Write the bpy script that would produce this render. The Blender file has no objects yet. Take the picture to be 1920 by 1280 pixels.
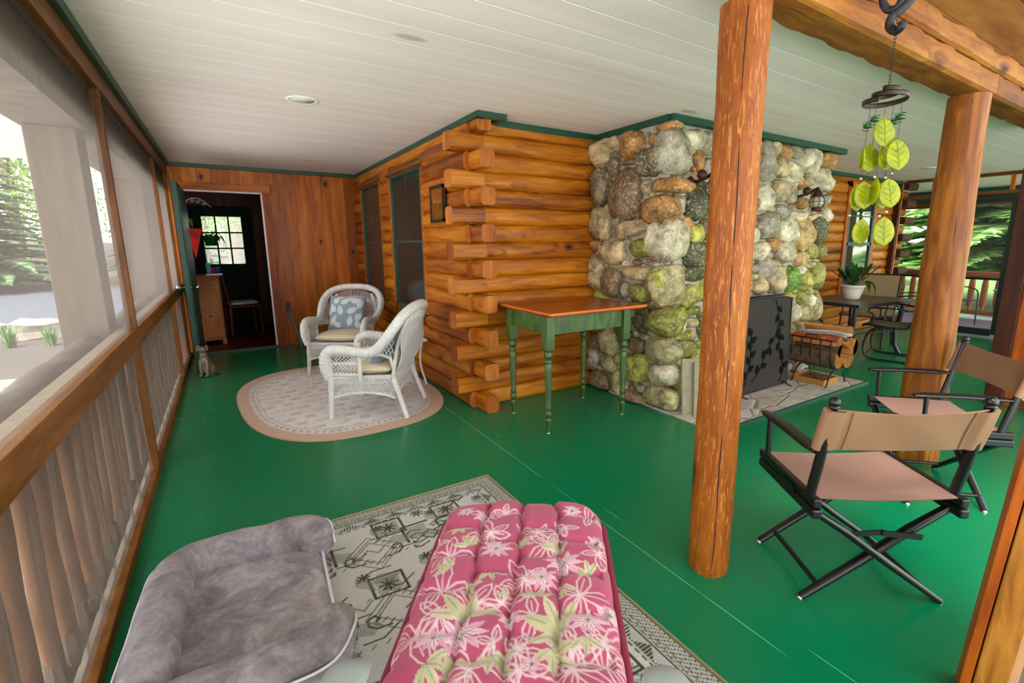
import bpy, bmesh, math, random
import numpy as np
from mathutils import Matrix, Vector, Euler
PI = math.pi
scene = bpy.context.scene
COL = scene.collection
rnd = random.Random(7)

# ---------------------------------------------------------------- camera
cd = bpy.data.cameras.new('camera'); cam = bpy.data.objects.new('camera', cd); COL.objects.link(cam)
p_, a_, r_ = .1873, .5799, -.003
_fw = Vector((math.sin(a_)*math.cos(p_), math.cos(a_)*math.cos(p_), -math.sin(p_)))
_rt = Vector((math.cos(a_), -math.sin(a_), 0)); _up = _rt.cross(_fw)
_r2 = _rt*math.cos(r_) + _up*math.sin(r_); _u2 = _up*math.cos(r_) - _rt*math.sin(r_)
M = Matrix((( _r2.x, _u2.x, -_fw.x, 0), (_r2.y, _u2.y, -_fw.y, 0), (_r2.z, _u2.z, -_fw.z, 1.38), (0, 0, 0, 1)))
cam.matrix_world = M
cd.sensor_width = 36; cd.lens = 897.74/1920*36
cd.shift_x = -(1015.95-960)/1920; cd.shift_y = -(640-626.56)/1920
cd.clip_start = .05; cd.clip_end = 300
scene.camera = cam
# ---------------------------------------------------------------- world, light, exposure
scene.view_settings.view_transform = 'Standard'; scene.view_settings.look = 'None'
scene.view_settings.gamma = 1; scene.view_settings.use_curve_mapping = False
scene.view_settings.exposure = 1.9
w = bpy.data.worlds.new('world'); scene.world = w; w.use_nodes = True
nt = w.node_tree; bg = nt.nodes['Background']
tc = nt.nodes.new('ShaderNodeTexCoord'); sp = nt.nodes.new('ShaderNodeSeparateXYZ'); cr = nt.nodes.new('ShaderNodeValToRGB')
nt.links.new(tc.outputs['Generated'], sp.inputs[0]); nt.links.new(sp.outputs['Z'], cr.inputs[0])
cr.color_ramp.elements[0].position = .0; cr.color_ramp.elements[0].color = (1, .965, .91, 1)
cr.color_ramp.elements[1].position = .8; cr.color_ramp.elements[1].color = (.80, .88, 1, 1)
nt.links.new(cr.outputs[0], bg.inputs[0]); bg.inputs[1].default_value = 1.5
sl = bpy.data.lights.new('sun', 'SUN'); sl.energy = 4.5; sl.angle = math.radians(25); sl.color = (1, .96, .90)
so = bpy.data.objects.new('sun', sl); COL.objects.link(so); so.rotation_euler = Euler((math.radians(35), 0, math.radians(-48)))
try:
    scene.cycles.max_bounces = 10; scene.cycles.diffuse_bounces = 6; scene.cycles.transparent_max_bounces = 16
    scene.cycles.use_denoising = True; scene.cycles.caustics_reflective = False; scene.cycles.caustics_refractive = False
except Exception: pass

# ---------------------------------------------------------------- materials
def lin(h):
    h = h.lstrip('#'); v = [int(h[i:i+2], 16)/255 for i in (0, 2, 4)]
    return tuple((c/12.92 if c <= .04045 else ((c+.055)/1.055)**2.4) for c in v)
def C4(c):
    c = lin(c) if isinstance(c, str) else c
    return (c[0], c[1], c[2], 1)
class NT:
    def __init__(s, name):
        s.m = bpy.data.materials.new(name); s.m.use_nodes = True; s.t = s.m.node_tree
        s.b = s.t.nodes['Principled BSDF']; s.out = s.t.nodes['Material Output']
    def n(s, typ, ins=None, **kw):
        x = s.t.nodes.new('ShaderNode'+typ)
        for k, v in kw.items(): setattr(x, k, v)
        for k, v in (ins or {}).items(): s.set(x.inputs[k], v)
        return x
    def set(s, i, v):
        if isinstance(v, bpy.types.NodeSocket): s.t.links.new(v, i)
        else:
            try: i.default_value = v
            except Exception: i.default_value = C4(v)
    def coord(s, scale=(1, 1, 1), loc=(0, 0, 0)):
        t = s.n('TexCoord'); mp = s.n('Mapping', {'Vector': t.outputs['Object'], 'Scale': scale, 'Location': loc}); return mp.outputs[0]
    def noise(s, vec, scale, detail=4, rough=.55, dist=0):
        return s.n('TexNoise', {'Vector': vec, 'Scale': scale, 'Detail': detail, 'Roughness': rough, 'Distortion': dist}).outputs['Fac']
    def ramp(s, fac, stops):
        r = s.n('ValToRGB', {'Fac': fac}); e = r.color_ramp.elements
        while len(e) < len(stops): e.new(.5)
        for i, (pp, c) in enumerate(stops): e[i].position = pp; e[i].color = C4(c) if not isinstance(c, (int, float)) else (c, c, c, 1)
        return r.outputs[0]
    def mix(s, f, a, b, mode='MIX'):
        x = s.n('Mix', data_type='RGBA', blend_type=mode)
        s.set(x.inputs['Factor'], f)
        for nm, v in (('A', a), ('B', b)):
            i = [q for q in x.inputs if q.name == nm and q.type == 'RGBA'][0]
            s.set(i, v if isinstance(v, bpy.types.NodeSocket) else C4(v))
        return [q for q in x.outputs if q.type == 'RGBA'][0]
    def math(s, op, a, b=0.0, c=0.0):
        x = s.n('Math', operation=op); s.set(x.inputs[0], a); s.set(x.inputs[1], b)
        if op in ('MULTIPLY_ADD',): s.set(x.inputs[2], c)
        return x.outputs[0]
    def bump(s, h, strength=.3, dist=.01):
        return s.n('Bump', {'Height': h, 'Strength': strength, 'Distance': dist}).outputs[0]
    def fin(s, col=None, rough=None, metal=None, normal=None, **kw):
        if col is not None: s.set(s.b.inputs['Base Color'], col if isinstance(col, bpy.types.NodeSocket) else C4(col))
        if rough is not None: s.set(s.b.inputs['Roughness'], rough)
        if metal is not None: s.set(s.b.inputs['Metallic'], metal)
        if normal is not None: s.set(s.b.inputs['Normal'], normal)
        for k, v in kw.items(): s.set(s.b.inputs[k], v)
        return s.m
def plain(name, c, rough=.6, metal=0, var=.08, scale=6, bump=0, bscale=60, spec=None):
    N = NT(name); v = N.coord(); f = N.noise(v, scale)
    c = lin(c) if isinstance(c, str) else c
    lo = tuple(x*(1-var) for x in c); hi = tuple(min(1, x*(1+var)) for x in c)
    kw = {}
    if spec is not None: kw['Specular IOR Level'] = spec
    nrm = N.bump(N.noise(v, bscale), bump, .003) if bump else None
    return N.fin(N.ramp(f, [(.3, lo), (.7, hi)]), rough, metal, nrm, **kw)
AX = {'x': (.12, 1, 1), 'y': (1, .12, 1), 'z': (1, 1, .12)}
def wood(name, dark, mid, light, axis='x', rough=.45, grain=26, knots=2.2, knotcol='#3a1606', island=.35, streak=None, bump=.15, rings=False, ks=1.0, checks=False, kst=None):
    N = NT(name); s_ = AX[axis]; v = N.coord(s_)
    t = N.n('NewGeometry'); isl = t.outputs['Random Per Island']
    off = N.n('CombineXYZ', {'X': N.math('MULTIPLY', isl, 37.0), 'Y': N.math('MULTIPLY', isl, 61.0), 'Z': N.math('MULTIPLY', isl, 17.0)}).outputs[0]
    vv = N.n('VectorMath', {0: v, 1: off}, operation='ADD').outputs[0]
    kst = kst or {'x': (.45, .12, 1), 'y': (.12, .45, 1), 'z': (1, 1, .45)}[axis]
    kv = N.n('VectorMath', {0: N.coord(kst), 1: off}, operation='ADD').outputs[0]
    vo = N.n('TexVoronoi', {'Vector': kv, 'Scale': knots*1.6, 'Randomness': 1.0}); d = vo.outputs['Distance']
    kn = N.ramp(d, [(.035*ks, 1.0), (.075*ks, 0.0)])
    ring = N.ramp(d, [(.05, 1.0), (.30, 0.0)])
    warp = N.n('CombineXYZ', {'X': N.math('MULTIPLY', ring, .06), 'Y': N.math('MULTIPLY', ring, .06), 'Z': N.math('MULTIPLY', ring, .06)}).outputs[0]
    vw = N.n('VectorMath', {0: vv, 1: warp}, operation='ADD').outputs[0]
    g1 = N.noise(vw, grain, 5, .6, .6); g2 = N.noise(vw, 4, 3, .5, .4)
    f = N.math('ADD', N.math('MULTIPLY', g1, .55), N.math('MULTIPLY', g2, .45))
    f = N.math('ADD', f, N.math('MULTIPLY', N.math('SUBTRACT', isl, .5), island*.5))
    col = N.ramp(f, [(.34, dark), (.52, mid), (.68, light)])
    if streak:
        st = N.noise(N.coord(tuple(x if x < 1 else x for x in s_)), streak[1], 2, .5, .8)
        col = N.mix(N.ramp(st, [(.56, 0.0), (.66, 1.0)]), col, streak[0])
    if rings:
        wv = N.n('TexWave', {'Vector': vw, 'Scale': 11.0, 'Distortion': 9.0, 'Detail': 3.0}, wave_type='BANDS').outputs['Fac']
        col = N.mix(N.math('MULTIPLY', N.ramp(wv, [(.62, 0.0), (.85, 1.0)]), .6), col, dark)
    if checks:
        ck = N.noise(N.n('VectorMath', {0: vw, 1: (.35 if axis == 'x' else 1, .35 if axis == 'y' else 1, 1)}, operation='MULTIPLY').outputs[0], 34, 2, .5, .5); cr_ = N.ramp(ck, [(.66, 0.0), (.70, 1.0)]); col = N.mix(N.math('MULTIPLY', cr_, .6), col, dark)
        blot = N.noise(vv, 7, 2, .5, .2); col = N.mix(N.math('MULTIPLY', N.ramp(blot, [(.58, 0.0), (.75, 1.0)]), .25), col, dark)
    col = N.mix(N.math('MULTIPLY', N.ramp(d, [(.06*ks, 1.0), (.16*ks, 0.0)]), .35), col, dark)
    col = N.mix(kn, col, knotcol)
    h = N.math('SUBTRACT', g1, N.math('MULTIPLY', kn, .6))
    return N.fin(col, rough, None, N.bump(h, bump, .006), **{'Specular IOR Level': .25})
def attrmat(name, rough=.9, bump=.0, bscale=300, sheen=0, spec=.3, stretch=(1, 1, 1), var=.06):
    N = NT(name); a = N.n('Attribute', attribute_name='Col'); v = N.coord(stretch)
    f = N.noise(v, bscale, 2)
    col = N.mix(1.0, a.outputs['Color'], N.ramp(f, [(.3, 1-var*2), (.7, 1.0)]), 'MULTIPLY')
    return N.fin(col, rough, None, N.bump(f, bump, .003) if bump else None, **{'Specular IOR Level': spec, 'Sheen Weight': sheen})
MT = {}
MT['log_x'] = wood('honey_log_along_x', '#66300a', '#a9620e', '#c68624', 'x', .42, 20, 2.3, '#2c1004', .28, None, .3, False, 1.0, True)
MT['log_y'] = wood('honey_log_along_y', '#68300a', '#a85c10', '#c48024', 'y', .42, 20, 2.3, '#2c1004', .28, None, .3, False, 1.0, True)
MT['log_end'] = wood('sawn_log_end', '#6d2f0a', '#a1571a', '#bd7a34', 'z', .6, 14, 1.0)
MT['plank'] = wood('knotty_pine_plank', '#84400c', '#bd661c', '#d8862e', 'z', .38, 12, 3.4, '#240d03', .6, bump=.1, ks=2.1, kst=(1, .08, .6))
MT['trimwood_z'] = wood('orange_trim_upright', '#7a3208', '#a8520e', '#c06c18', 'z', .45, 30, 2.5)
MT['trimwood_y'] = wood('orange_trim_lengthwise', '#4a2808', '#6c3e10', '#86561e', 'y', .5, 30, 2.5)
MT['trimwood_x'] = wood('orange_trim_crosswise', '#8a3c0a', '#b55d16', '#cb7824', 'x', .45, 30, 2.5)
MT['post'] = wood('drawknifed_red_cedar_post', '#6a3208', '#8c4a0c', '#a26014', 'z', .5, 30, 2.4, '#24120a', .2, ('#ad6c2e', 120), .35, False, 2.2)
MT['post2'] = wood('peeled_cedar_post', '#603008', '#935610', '#b07820', 'z', .5, 18, 2.6, '#3a1c0c', .2, None, .4, True, 2.2)
MT['post_dark'] = wood('dark_cedar_board', '#30140a', '#4a200c', '#653012', 'z', .55, 22, 2)  # dark brown wood for the corner post and entry walls
MT['beam'] = wood('hewn_pine_beam', '#422006', '#74400e', '#94601e', 'x', .6, 24, 2.6, '#2a1206', .3, None, .45, False, 1.3, True)
MT['softwood'] = wood('varnished_pine_ceiling', '#46220a', '#734218', '#8c5a2a', 'x', .5, 16, 2.4, '#2a1206', .5, None, .2, False, 1.3)
MT['greytimber'] = wood('weathered_grey_log', '#4e463f', '#6e655d', '#887e74', 'y', .85, 24, 1.2, '#4c443e', .2)
MT['greytimber_z'] = wood('weathered_taupe_post', '#564a40', '#64584c', '#70645a', 'z', .85, 20, .6, '#8c7c6e', .1)
MT['baluster'] = wood('weathered_split_baluster', '#553a28', '#7a5438', '#8e6a4c', 'z', .8, 24, 2)
MT['deckwood'] = wood('stained_rail_log', '#6a2f12', '#8f4a22', '#a8623a', 'y', .6, 20, 2)
MT['deckwood_z'] = wood('stained_rail_baluster', '#7a3a16', '#a05a2a', '#b87440', 'z', .6, 20, 2)
MT['brownlog'] = wood('shaded_log_end', '#3c1f10', '#4e2a16', '#61381f', 'x', .7, 20, 2)  # dark brown: shade on the unlit log ends put into the wood colour
MT['dresser'] = wood('brown_pine_dresser', '#6b3a18', '#8c5124', '#a0662f', 'z', .5, 18, 2)
MT['chairwood'] = wood('dark_red_chair_wood', '#4a1c0c', '#652a12', '#7c3c1a', 'z', .5, 18, 2)
MT['green_trim'] = plain('forest_green_paint', '#06402c', .4, var=.12)
MT['green_door'] = plain('deep_green_door_paint', '#0f4a3c', .45, var=.12)
MT['green_dark'] = plain('blackish_green_paint', '#081f1b', .4, var=.12)
MT['green_black'] = plain('near_black_green_paint', '#04110e', .75, spec=.2)
MT['trimdark_z'] = wood('dark_brown_mullion', '#3c2006', '#5c340c', '#724818', 'z', .5, 30, 2)  # darker brown wood for the upright mullions
MT['black'] = plain('black_lacquer', '#0b0b0d', .32, var=.2)
MT['iron'] = plain('black_wrought_iron', '#141416', .45, .3, var=.2, bump=.15)
MT['bronze'] = plain('dark_patinated_metal', '#3c3226', .45, .7, var=.5, scale=12)
MT['white'] = plain('white_paint', '#e8e8ea', .5)
MT['chrome'] = plain('brushed_steel', '#c9c9c9', .25, 1)
MT['brass'] = plain('brass_hinge', '#b59a52', .35, .9)
MT['wicker'] = plain('white_painted_wicker', '#c9c8c4', .55, var=.1, scale=30, bump=.2, bscale=200)
MT['beige'] = plain('beige_cotton', '#d9c8ac', .9, var=.06, bump=.15, bscale=40)
MT['tan'] = plain('tan_canvas', '#866347', .75, var=.05, scale=4, bump=.1, bscale=400)
MT['tan_seat'] = plain('rosy_tan_canvas', '#9c7868', .75, var=.05, scale=4, bump=.1, bscale=400)
MT['canvasline'] = plain('tan_stitch', '#7f5f45', .8)
def plush():
    N = NT('grey_plush'); v = N.coord(); n1 = N.noise(v, 7, 5, .65, .8); n2 = N.noise(v, 60, 3)
    c = N.ramp(N.math('ADD', N.math('MULTIPLY', n1, .8), N.math('MULTIPLY', n2, .2)), [(.36, '#6c6368'), (.5, '#8c8388'), (.64, '#aca4a8')])
    return N.fin(c, .95, None, N.bump(N.math('ADD', n1, N.math('MULTIPLY', n2, .15)), .6, .02), **{'Sheen Weight': .08})
MT['plush'] = plush()
MT['piping'] = plain('white_piping', '#d9d6da', .8)
MT['greyplastic'] = plain('matte_grey_resin', '#8e9694', .6, var=.05)
MT['winefabric'] = plain('wine_red_sling', '#7c1f38', .8, var=.12, bump=.3, bscale=300)
MT['mortar'] = plain('grey_mortar', '#a09a8c', .95, var=.2, scale=20, bump=.8, bscale=50)
MT['soot'] = plain('sooty_firebrick', '#2a2322', .95, var=.4)
MT['firebrick'] = plain('red_firebrick', '#5a2f22', .9, var=.3)
MT['soil'] = plain('potting_soil', '#2a1c12', 1)
MT['potwhite'] = plain('cream_glazed_pot', '#d4cdbf', .4)
MT['potgreen'] = plain('green_plastic_pot', '#0d5a30', .4)
MT['leafdark'] = plain('dark_leaf', '#1e4a1c', .45, var=.4, scale=20)
MT['leafbright'] = plain('bright_leaf', '#5a9a28', .45, var=.35, scale=20)
MT['paper'] = plain('newsprint', '#d8d8da', .9)
MT['ink'] = plain('black_ink', '#26262a', .9)
MT['cardboard'] = plain('cardboard', '#a5702e', .85)
MT['bark'] = plain('rough_bark', '#5c4630', .95, var=.35, scale=30, bump=.9, bscale=40)
MT['bark_smooth'] = plain('pale_cherry_bark', '#9a3f1c', .6, var=.45, scale=18, bump=.5, bscale=30)
MT['cutwood'] = wood('split_firewood', '#9a6026', '#c98a48', '#dca764', 'y', .8, 20, 1.2)
MT['red'] = plain('bright_red_cloth', '#e01414', .8)
MT['mustard'] = plain('mustard_cloth', '#c07c18', .9)
MT['blackcloth'] = plain('black_cloth', '#1c1a1c', .95)
MT['blue'] = plain('blue_plastic', '#1c3cc0', .4)
MT['teal'] = plain('teal_plastic', '#1f7c80', .35)
MT['cyan'] = plain('light_blue_plastic', '#4ab8d8', .4)
MT['seatpad'] = plain('pale_sheepskin', '#cfd2cc', .95, bump=.8, bscale=60)
MT['pewter'] = plain('pewter_resin', '#8c7d6c', .42, .35, var=.25, scale=25)
MT['sling'] = plain('khaki_sling', '#94835f', .75, var=.06, bump=.2, bscale=250)
MT['tabletop'] = wood('slate_brown_tabletop', '#4a4038', '#63564a', '#7a6c5e', 'x', .35, 14, .2, '#4a4038', .1)
MT['tableedge'] = plain('dark_metal_edge', '#3a3a3e', .3, .6)
MT['yarn'] = plain('mint_green_twine', '#5cc39c', .6)
MT['lampglass'] = plain('frosted_lamp_lens', '#dcd8b4', .35)
MT['rust'] = plain('rusty_copper', '#4a2418', .5, .6, var=.4)
MT['ground'] = plain('pale_leaf_litter', '#3c342c', .95, var=.25, scale=.6)
MT['patio'] = plain('pale_bounce_ground', '#e4e4e2', .9)  # reflector colour of the added bounce grounds out of view
MT['slope'] = plain('brown_leaf_litter', '#44382e', .95, var=.25, scale=.5)
MT['grass'] = plain('spring_lawn', '#467020', .9, var=.25, scale=1.2)
MT['asphalt'] = plain('grey_asphalt', '#3a3e46', .9, var=.06, scale=.8)
MT['fieldstone'] = plain('pale_flat_fieldstone', '#7c766a', .9, var=.3, scale=5, bump=.7, bscale=18)
MT['trunk'] = plain('tree_bark', '#5e554a', .95, var=.3, scale=6, bump=.8, bscale=14)
MT['deckfloor'] = plain('pale_deck_boards', '#7c8084', .8)
MT['flagstone_moss'] = plain('ornamental_grass', '#4c7838', .8, var=.3)

def leafmat(name, a, b, c):
    N = NT(name); t = N.n('NewGeometry'); col = N.ramp(t.outputs['Random Per Island'], [(.1, a), (.5, b), (.9, c)])
    N.fin(col, .6)
    tr = N.n('BsdfTranslucent', {'Color': col}); mx = N.n('MixShader', {0: .4, 1: N.b.outputs[0], 2: tr.outputs[0]})
    N.t.links.new(mx.outputs[0], N.out.inputs[0]); return N.m
MT['needles'] = leafmat('spruce_needles', '#28481e', '#4a6e38', '#6e8a4c')
MT['needles2'] = leafmat('grey_green_needles', '#48704a', '#6c9060', '#93aa7c')
MT['needles_r'] = leafmat('sunlit_spruce_needles', '#4e7e38', '#82ac5c', '#b4cc88')  # needle colours lightened so trees in shade read as sunlit
MT['leaves'] = leafmat('spring_leaves', '#56802a', '#789c3c', '#98b058')

def floor_mat():
    N = NT('glossy_green_floor_paint'); v = N.coord()
    f = N.noise(v, 1.3, 4); f2 = N.noise(v, 14, 3)
    col = N.ramp(f, [(.3, '#006e42'), (.7, '#007448')])
    sx = N.n('SeparateXYZ', {0: v}); x = sx.outputs['X']
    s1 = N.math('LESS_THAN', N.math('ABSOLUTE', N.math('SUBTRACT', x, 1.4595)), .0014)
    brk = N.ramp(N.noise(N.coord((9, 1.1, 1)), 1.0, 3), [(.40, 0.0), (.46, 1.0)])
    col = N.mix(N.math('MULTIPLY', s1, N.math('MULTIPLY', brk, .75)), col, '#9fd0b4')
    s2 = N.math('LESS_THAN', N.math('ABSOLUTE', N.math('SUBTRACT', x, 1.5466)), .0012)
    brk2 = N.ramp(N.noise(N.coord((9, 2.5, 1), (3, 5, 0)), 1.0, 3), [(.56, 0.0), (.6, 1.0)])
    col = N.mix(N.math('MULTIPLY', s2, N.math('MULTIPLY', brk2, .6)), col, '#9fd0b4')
    wv = N.math('SINE', N.math('MULTIPLY', x, 44.0))
    h = N.math('ADD', N.math('MULTIPLY', wv, .15), N.math('MULTIPLY', N.noise(v, 2.5, 1), .8))
    return N.fin(col, .27, None, N.bump(h, .004, .003), **{'Specular IOR Level': .38})
MT['floor'] = floor_mat()
def ceil_mat():
    N = NT('whitewashed_ceiling_boards'); v = N.coord(); sx = N.n('SeparateXYZ', {0: v}); y = sx.outputs['Y']
    u = N.math('MULTIPLY', N.math('SUBTRACT', y, 1.556-.095), 1/.19)
    fr = N.math('ABSOLUTE', N.math('SUBTRACT', N.math('FRACT', u), .5))
    cell = N.n('TexWhiteNoise', {'W': N.math('FLOOR', u)}, noise_dimensions='1D').outputs['Value']
    base = N.mix(cell, '#eadfd5', '#f2e8df')
    base = N.mix(N.math('MULTIPLY', N.noise(N.coord((.25, 2, 1)), 3, 3), .5), base, '#ddd0c6')
    vo = N.n('TexVoronoi', {'Vector': N.coord((.55, 1.5, 0)), 'Scale': 1.6})
    k = N.ramp(vo.outputs['Distance'], [(.06, 1.0), (.09, 0.0)])
    sel = N.math('GREATER_THAN', N.n('SeparateColor', {0: vo.outputs['Color']}).outputs[0], .55)
    base = N.mix(N.math('MULTIPLY', N.math('MULTIPLY', k, sel), .6), base, '#a08c62')
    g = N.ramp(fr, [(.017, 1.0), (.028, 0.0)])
    base = N.mix(g, base, '#ffffff')  # white joint lines: lit bevel edges put into the board colour
    return N.fin(base, .5, None, N.bump(N.ramp(fr, [(.0, 0.0), (.03, 1.0)]), .5, .006))
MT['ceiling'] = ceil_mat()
def screen_mat(nm='fine_insect_screen', ad=0, c1='#776f69', c2='#7e7670'):
    N = NT(nm); lw = N.n('LayerWeight', {'Blend': .5})
    # a mesh closes up as it is seen more edge-on
    f = N.ramp(lw.outputs['Facing'], [(.0, .20+ad), (.60, .28+ad), (.80, .42+ad), (.87, min(.9, .56+ad)), (.93, .92 if ad else .84), (1.0, .97)])
    d = N.n('BsdfDiffuse', {'Color': C4(c1)}); tl = N.n('BsdfTranslucent', {'Color': C4(c2)}); t = N.n('BsdfTransparent')
    a = N.n('MixShader', {0: .55, 1: d.outputs[0], 2: tl.outputs[0]}); b = N.n('MixShader', {0: f, 1: t.outputs[0], 2: a.outputs[0]})
    N.t.links.new(b.outputs[0], N.out.inputs[0]); return N.m
MT['screen'] = screen_mat()
MT['screen_draped'] = screen_mat('loosely_draped_insect_screen', .32, '#5c524a', '#62584f')
def glass_mat(name, c, rough=.05, alpha=.5):
    N = NT(name); g = N.n('BsdfGlossy', {'Color': (1, 1, 1, 1), 'Roughness': rough}); t = N.n('BsdfTransparent', {'Color': C4(c)})
    fr = N.n('Fresnel', {'IOR': 1.5}); b = N.n('MixShader', {0: fr.outputs[0], 1: t.outputs[0], 2: g.outputs[0]})
    N.t.links.new(b.outputs[0], N.out.inputs[0]); return N.m
MT['glass'] = glass_mat('clear_glass', (.9, .93, .92))
MT['darkglass'] = plain('window_behind_dark_screen', '#1d2322', .22, var=.15, scale=1.5)
MT['mirrorglass'] = plain('reflecting_window_glass', '#5c6a58', .04, .75, var=.1, scale=1)
def limeglass():
    N = NT('lime_sea_glass'); v = N.coord(); f = N.noise(v, 40, 3)
    col = N.ramp(f, [(.3, '#93a008'), (.7, '#bcbf18')])
    N.fin(col, .25); tl = N.n('BsdfTranslucent', {'Color': col}); tp = N.n('BsdfTransparent', {'Color': C4('#d6e070')})
    a = N.n('MixShader', {0: .55, 1: N.b.outputs[0], 2: tl.outputs[0]}); b = N.n('MixShader', {0: .18, 1: a.outputs[0], 2: tp.outputs[0]})
    N.t.links.new(b.outputs[0], N.out.inputs[0]); return N.m
MT['lime'] = limeglass()
MT['bead'] = plain('dark_green_bead', '#0b5a1c', .15)
MT['clearbead'] = plain('pearly_bead', '#d6d2b4', .15)
MT['redfloor'] = wood('dark_red_floorboards', '#3a0e0e', '#4e1414', '#601c1a', 'y', .35, 10, .2, '#2a0a0a', .4)
MT['console'] = wood('cherry_tabletop', '#662c05', '#8a420b', '#a05616', 'x', .22, 14, .4, '#5e2a06', .2)
def greenpaintwood():
    N = NT('distressed_green_paint'); v = N.coord((1, 1, .25)); f = N.noise(v, 18, 4)
    col = N.ramp(f, [(.3, '#24380f'), (.5, '#34501c'), (.7, '#4a6a2e')])
    return N.fin(col, .35, None, N.bump(f, .1, .003))
MT['greenleg'] = greenpaintwood()
def stone_mat():
    N = NT('rounded_river_stone'); a = N.n('Attribute', attribute_name='Col'); v = N.coord()
    n1 = N.noise(v, 9, 6, .65, .4); n2 = N.noise(v, 45, 4, .7)
    c = N.mix(1.0, a.outputs['Color'], N.ramp(n1, [(.30, .26), (.5, 1.0), (.72, 2.0)]), 'MULTIPLY')
    c = N.mix(N.math('MULTIPLY', N.ramp(n2, [(.54, 0.0), (.66, 1.0)]), .6), c, '#d8ceb0')
    c = N.mix(N.math('MULTIPLY', N.ramp(n2, [(.30, 1.0), (.42, 0.0)]), .6), c, '#2c2618')
    h = N.math('ADD', N.math('MULTIPLY', n1, 1.0), N.math('MULTIPLY', n2, .5))
    return N.fin(c, .6, None, N.bump(h, .6, .02))
MT['stone'] = stone_mat()
def hearth_mat():
    N = NT('flagstone_hearth'); v = N.coord((1, 1.3, 1)); nv = N.n('TexVoronoi', {'Vector': v, 'Scale': 3.4}, feature='DISTANCE_TO_EDGE').outputs['Distance']
    n1 = N.noise(N.coord(), 7, 5); vc = N.n('TexVoronoi', {'Vector': v, 'Scale': 3.4}).outputs['Color']
    c = N.ramp(n1, [(.3, '#a49b8c'), (.55, '#b9ad9f'), (.75, '#cfc6ba')])
    c = N.mix(.18, c, vc, 'SOFT_LIGHT')
    c = N.mix(N.ramp(nv, [(.008, 1.0), (.02, 0.0)]), c, '#86806f')
    return N.fin(c, .7, None, N.bump(N.math('ADD', N.math('MULTIPLY', n1, .6), N.ramp(nv, [(.0, 0.0), (.05, 1.0)])), .5, .02))
MT['hearth'] = hearth_mat()
MT['slab'] = plain('concrete_slab', '#948c72', .9, var=.14, scale=14, bump=.7, bscale=90)
MT['attr_rug'] = attrmat('woven_rug', .95, .5, 260, 0, .15, (1, 3, 1), .12)
MT['attr_rug2'] = attrmat('printed_oval_rug', .95, .2, 260, 0, .15, (1, 1, 1), .05)
MT['attr_cloth'] = attrmat('printed_cotton', .85, .1, 400, .2, .2, (1, 1, 1), .03)

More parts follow.
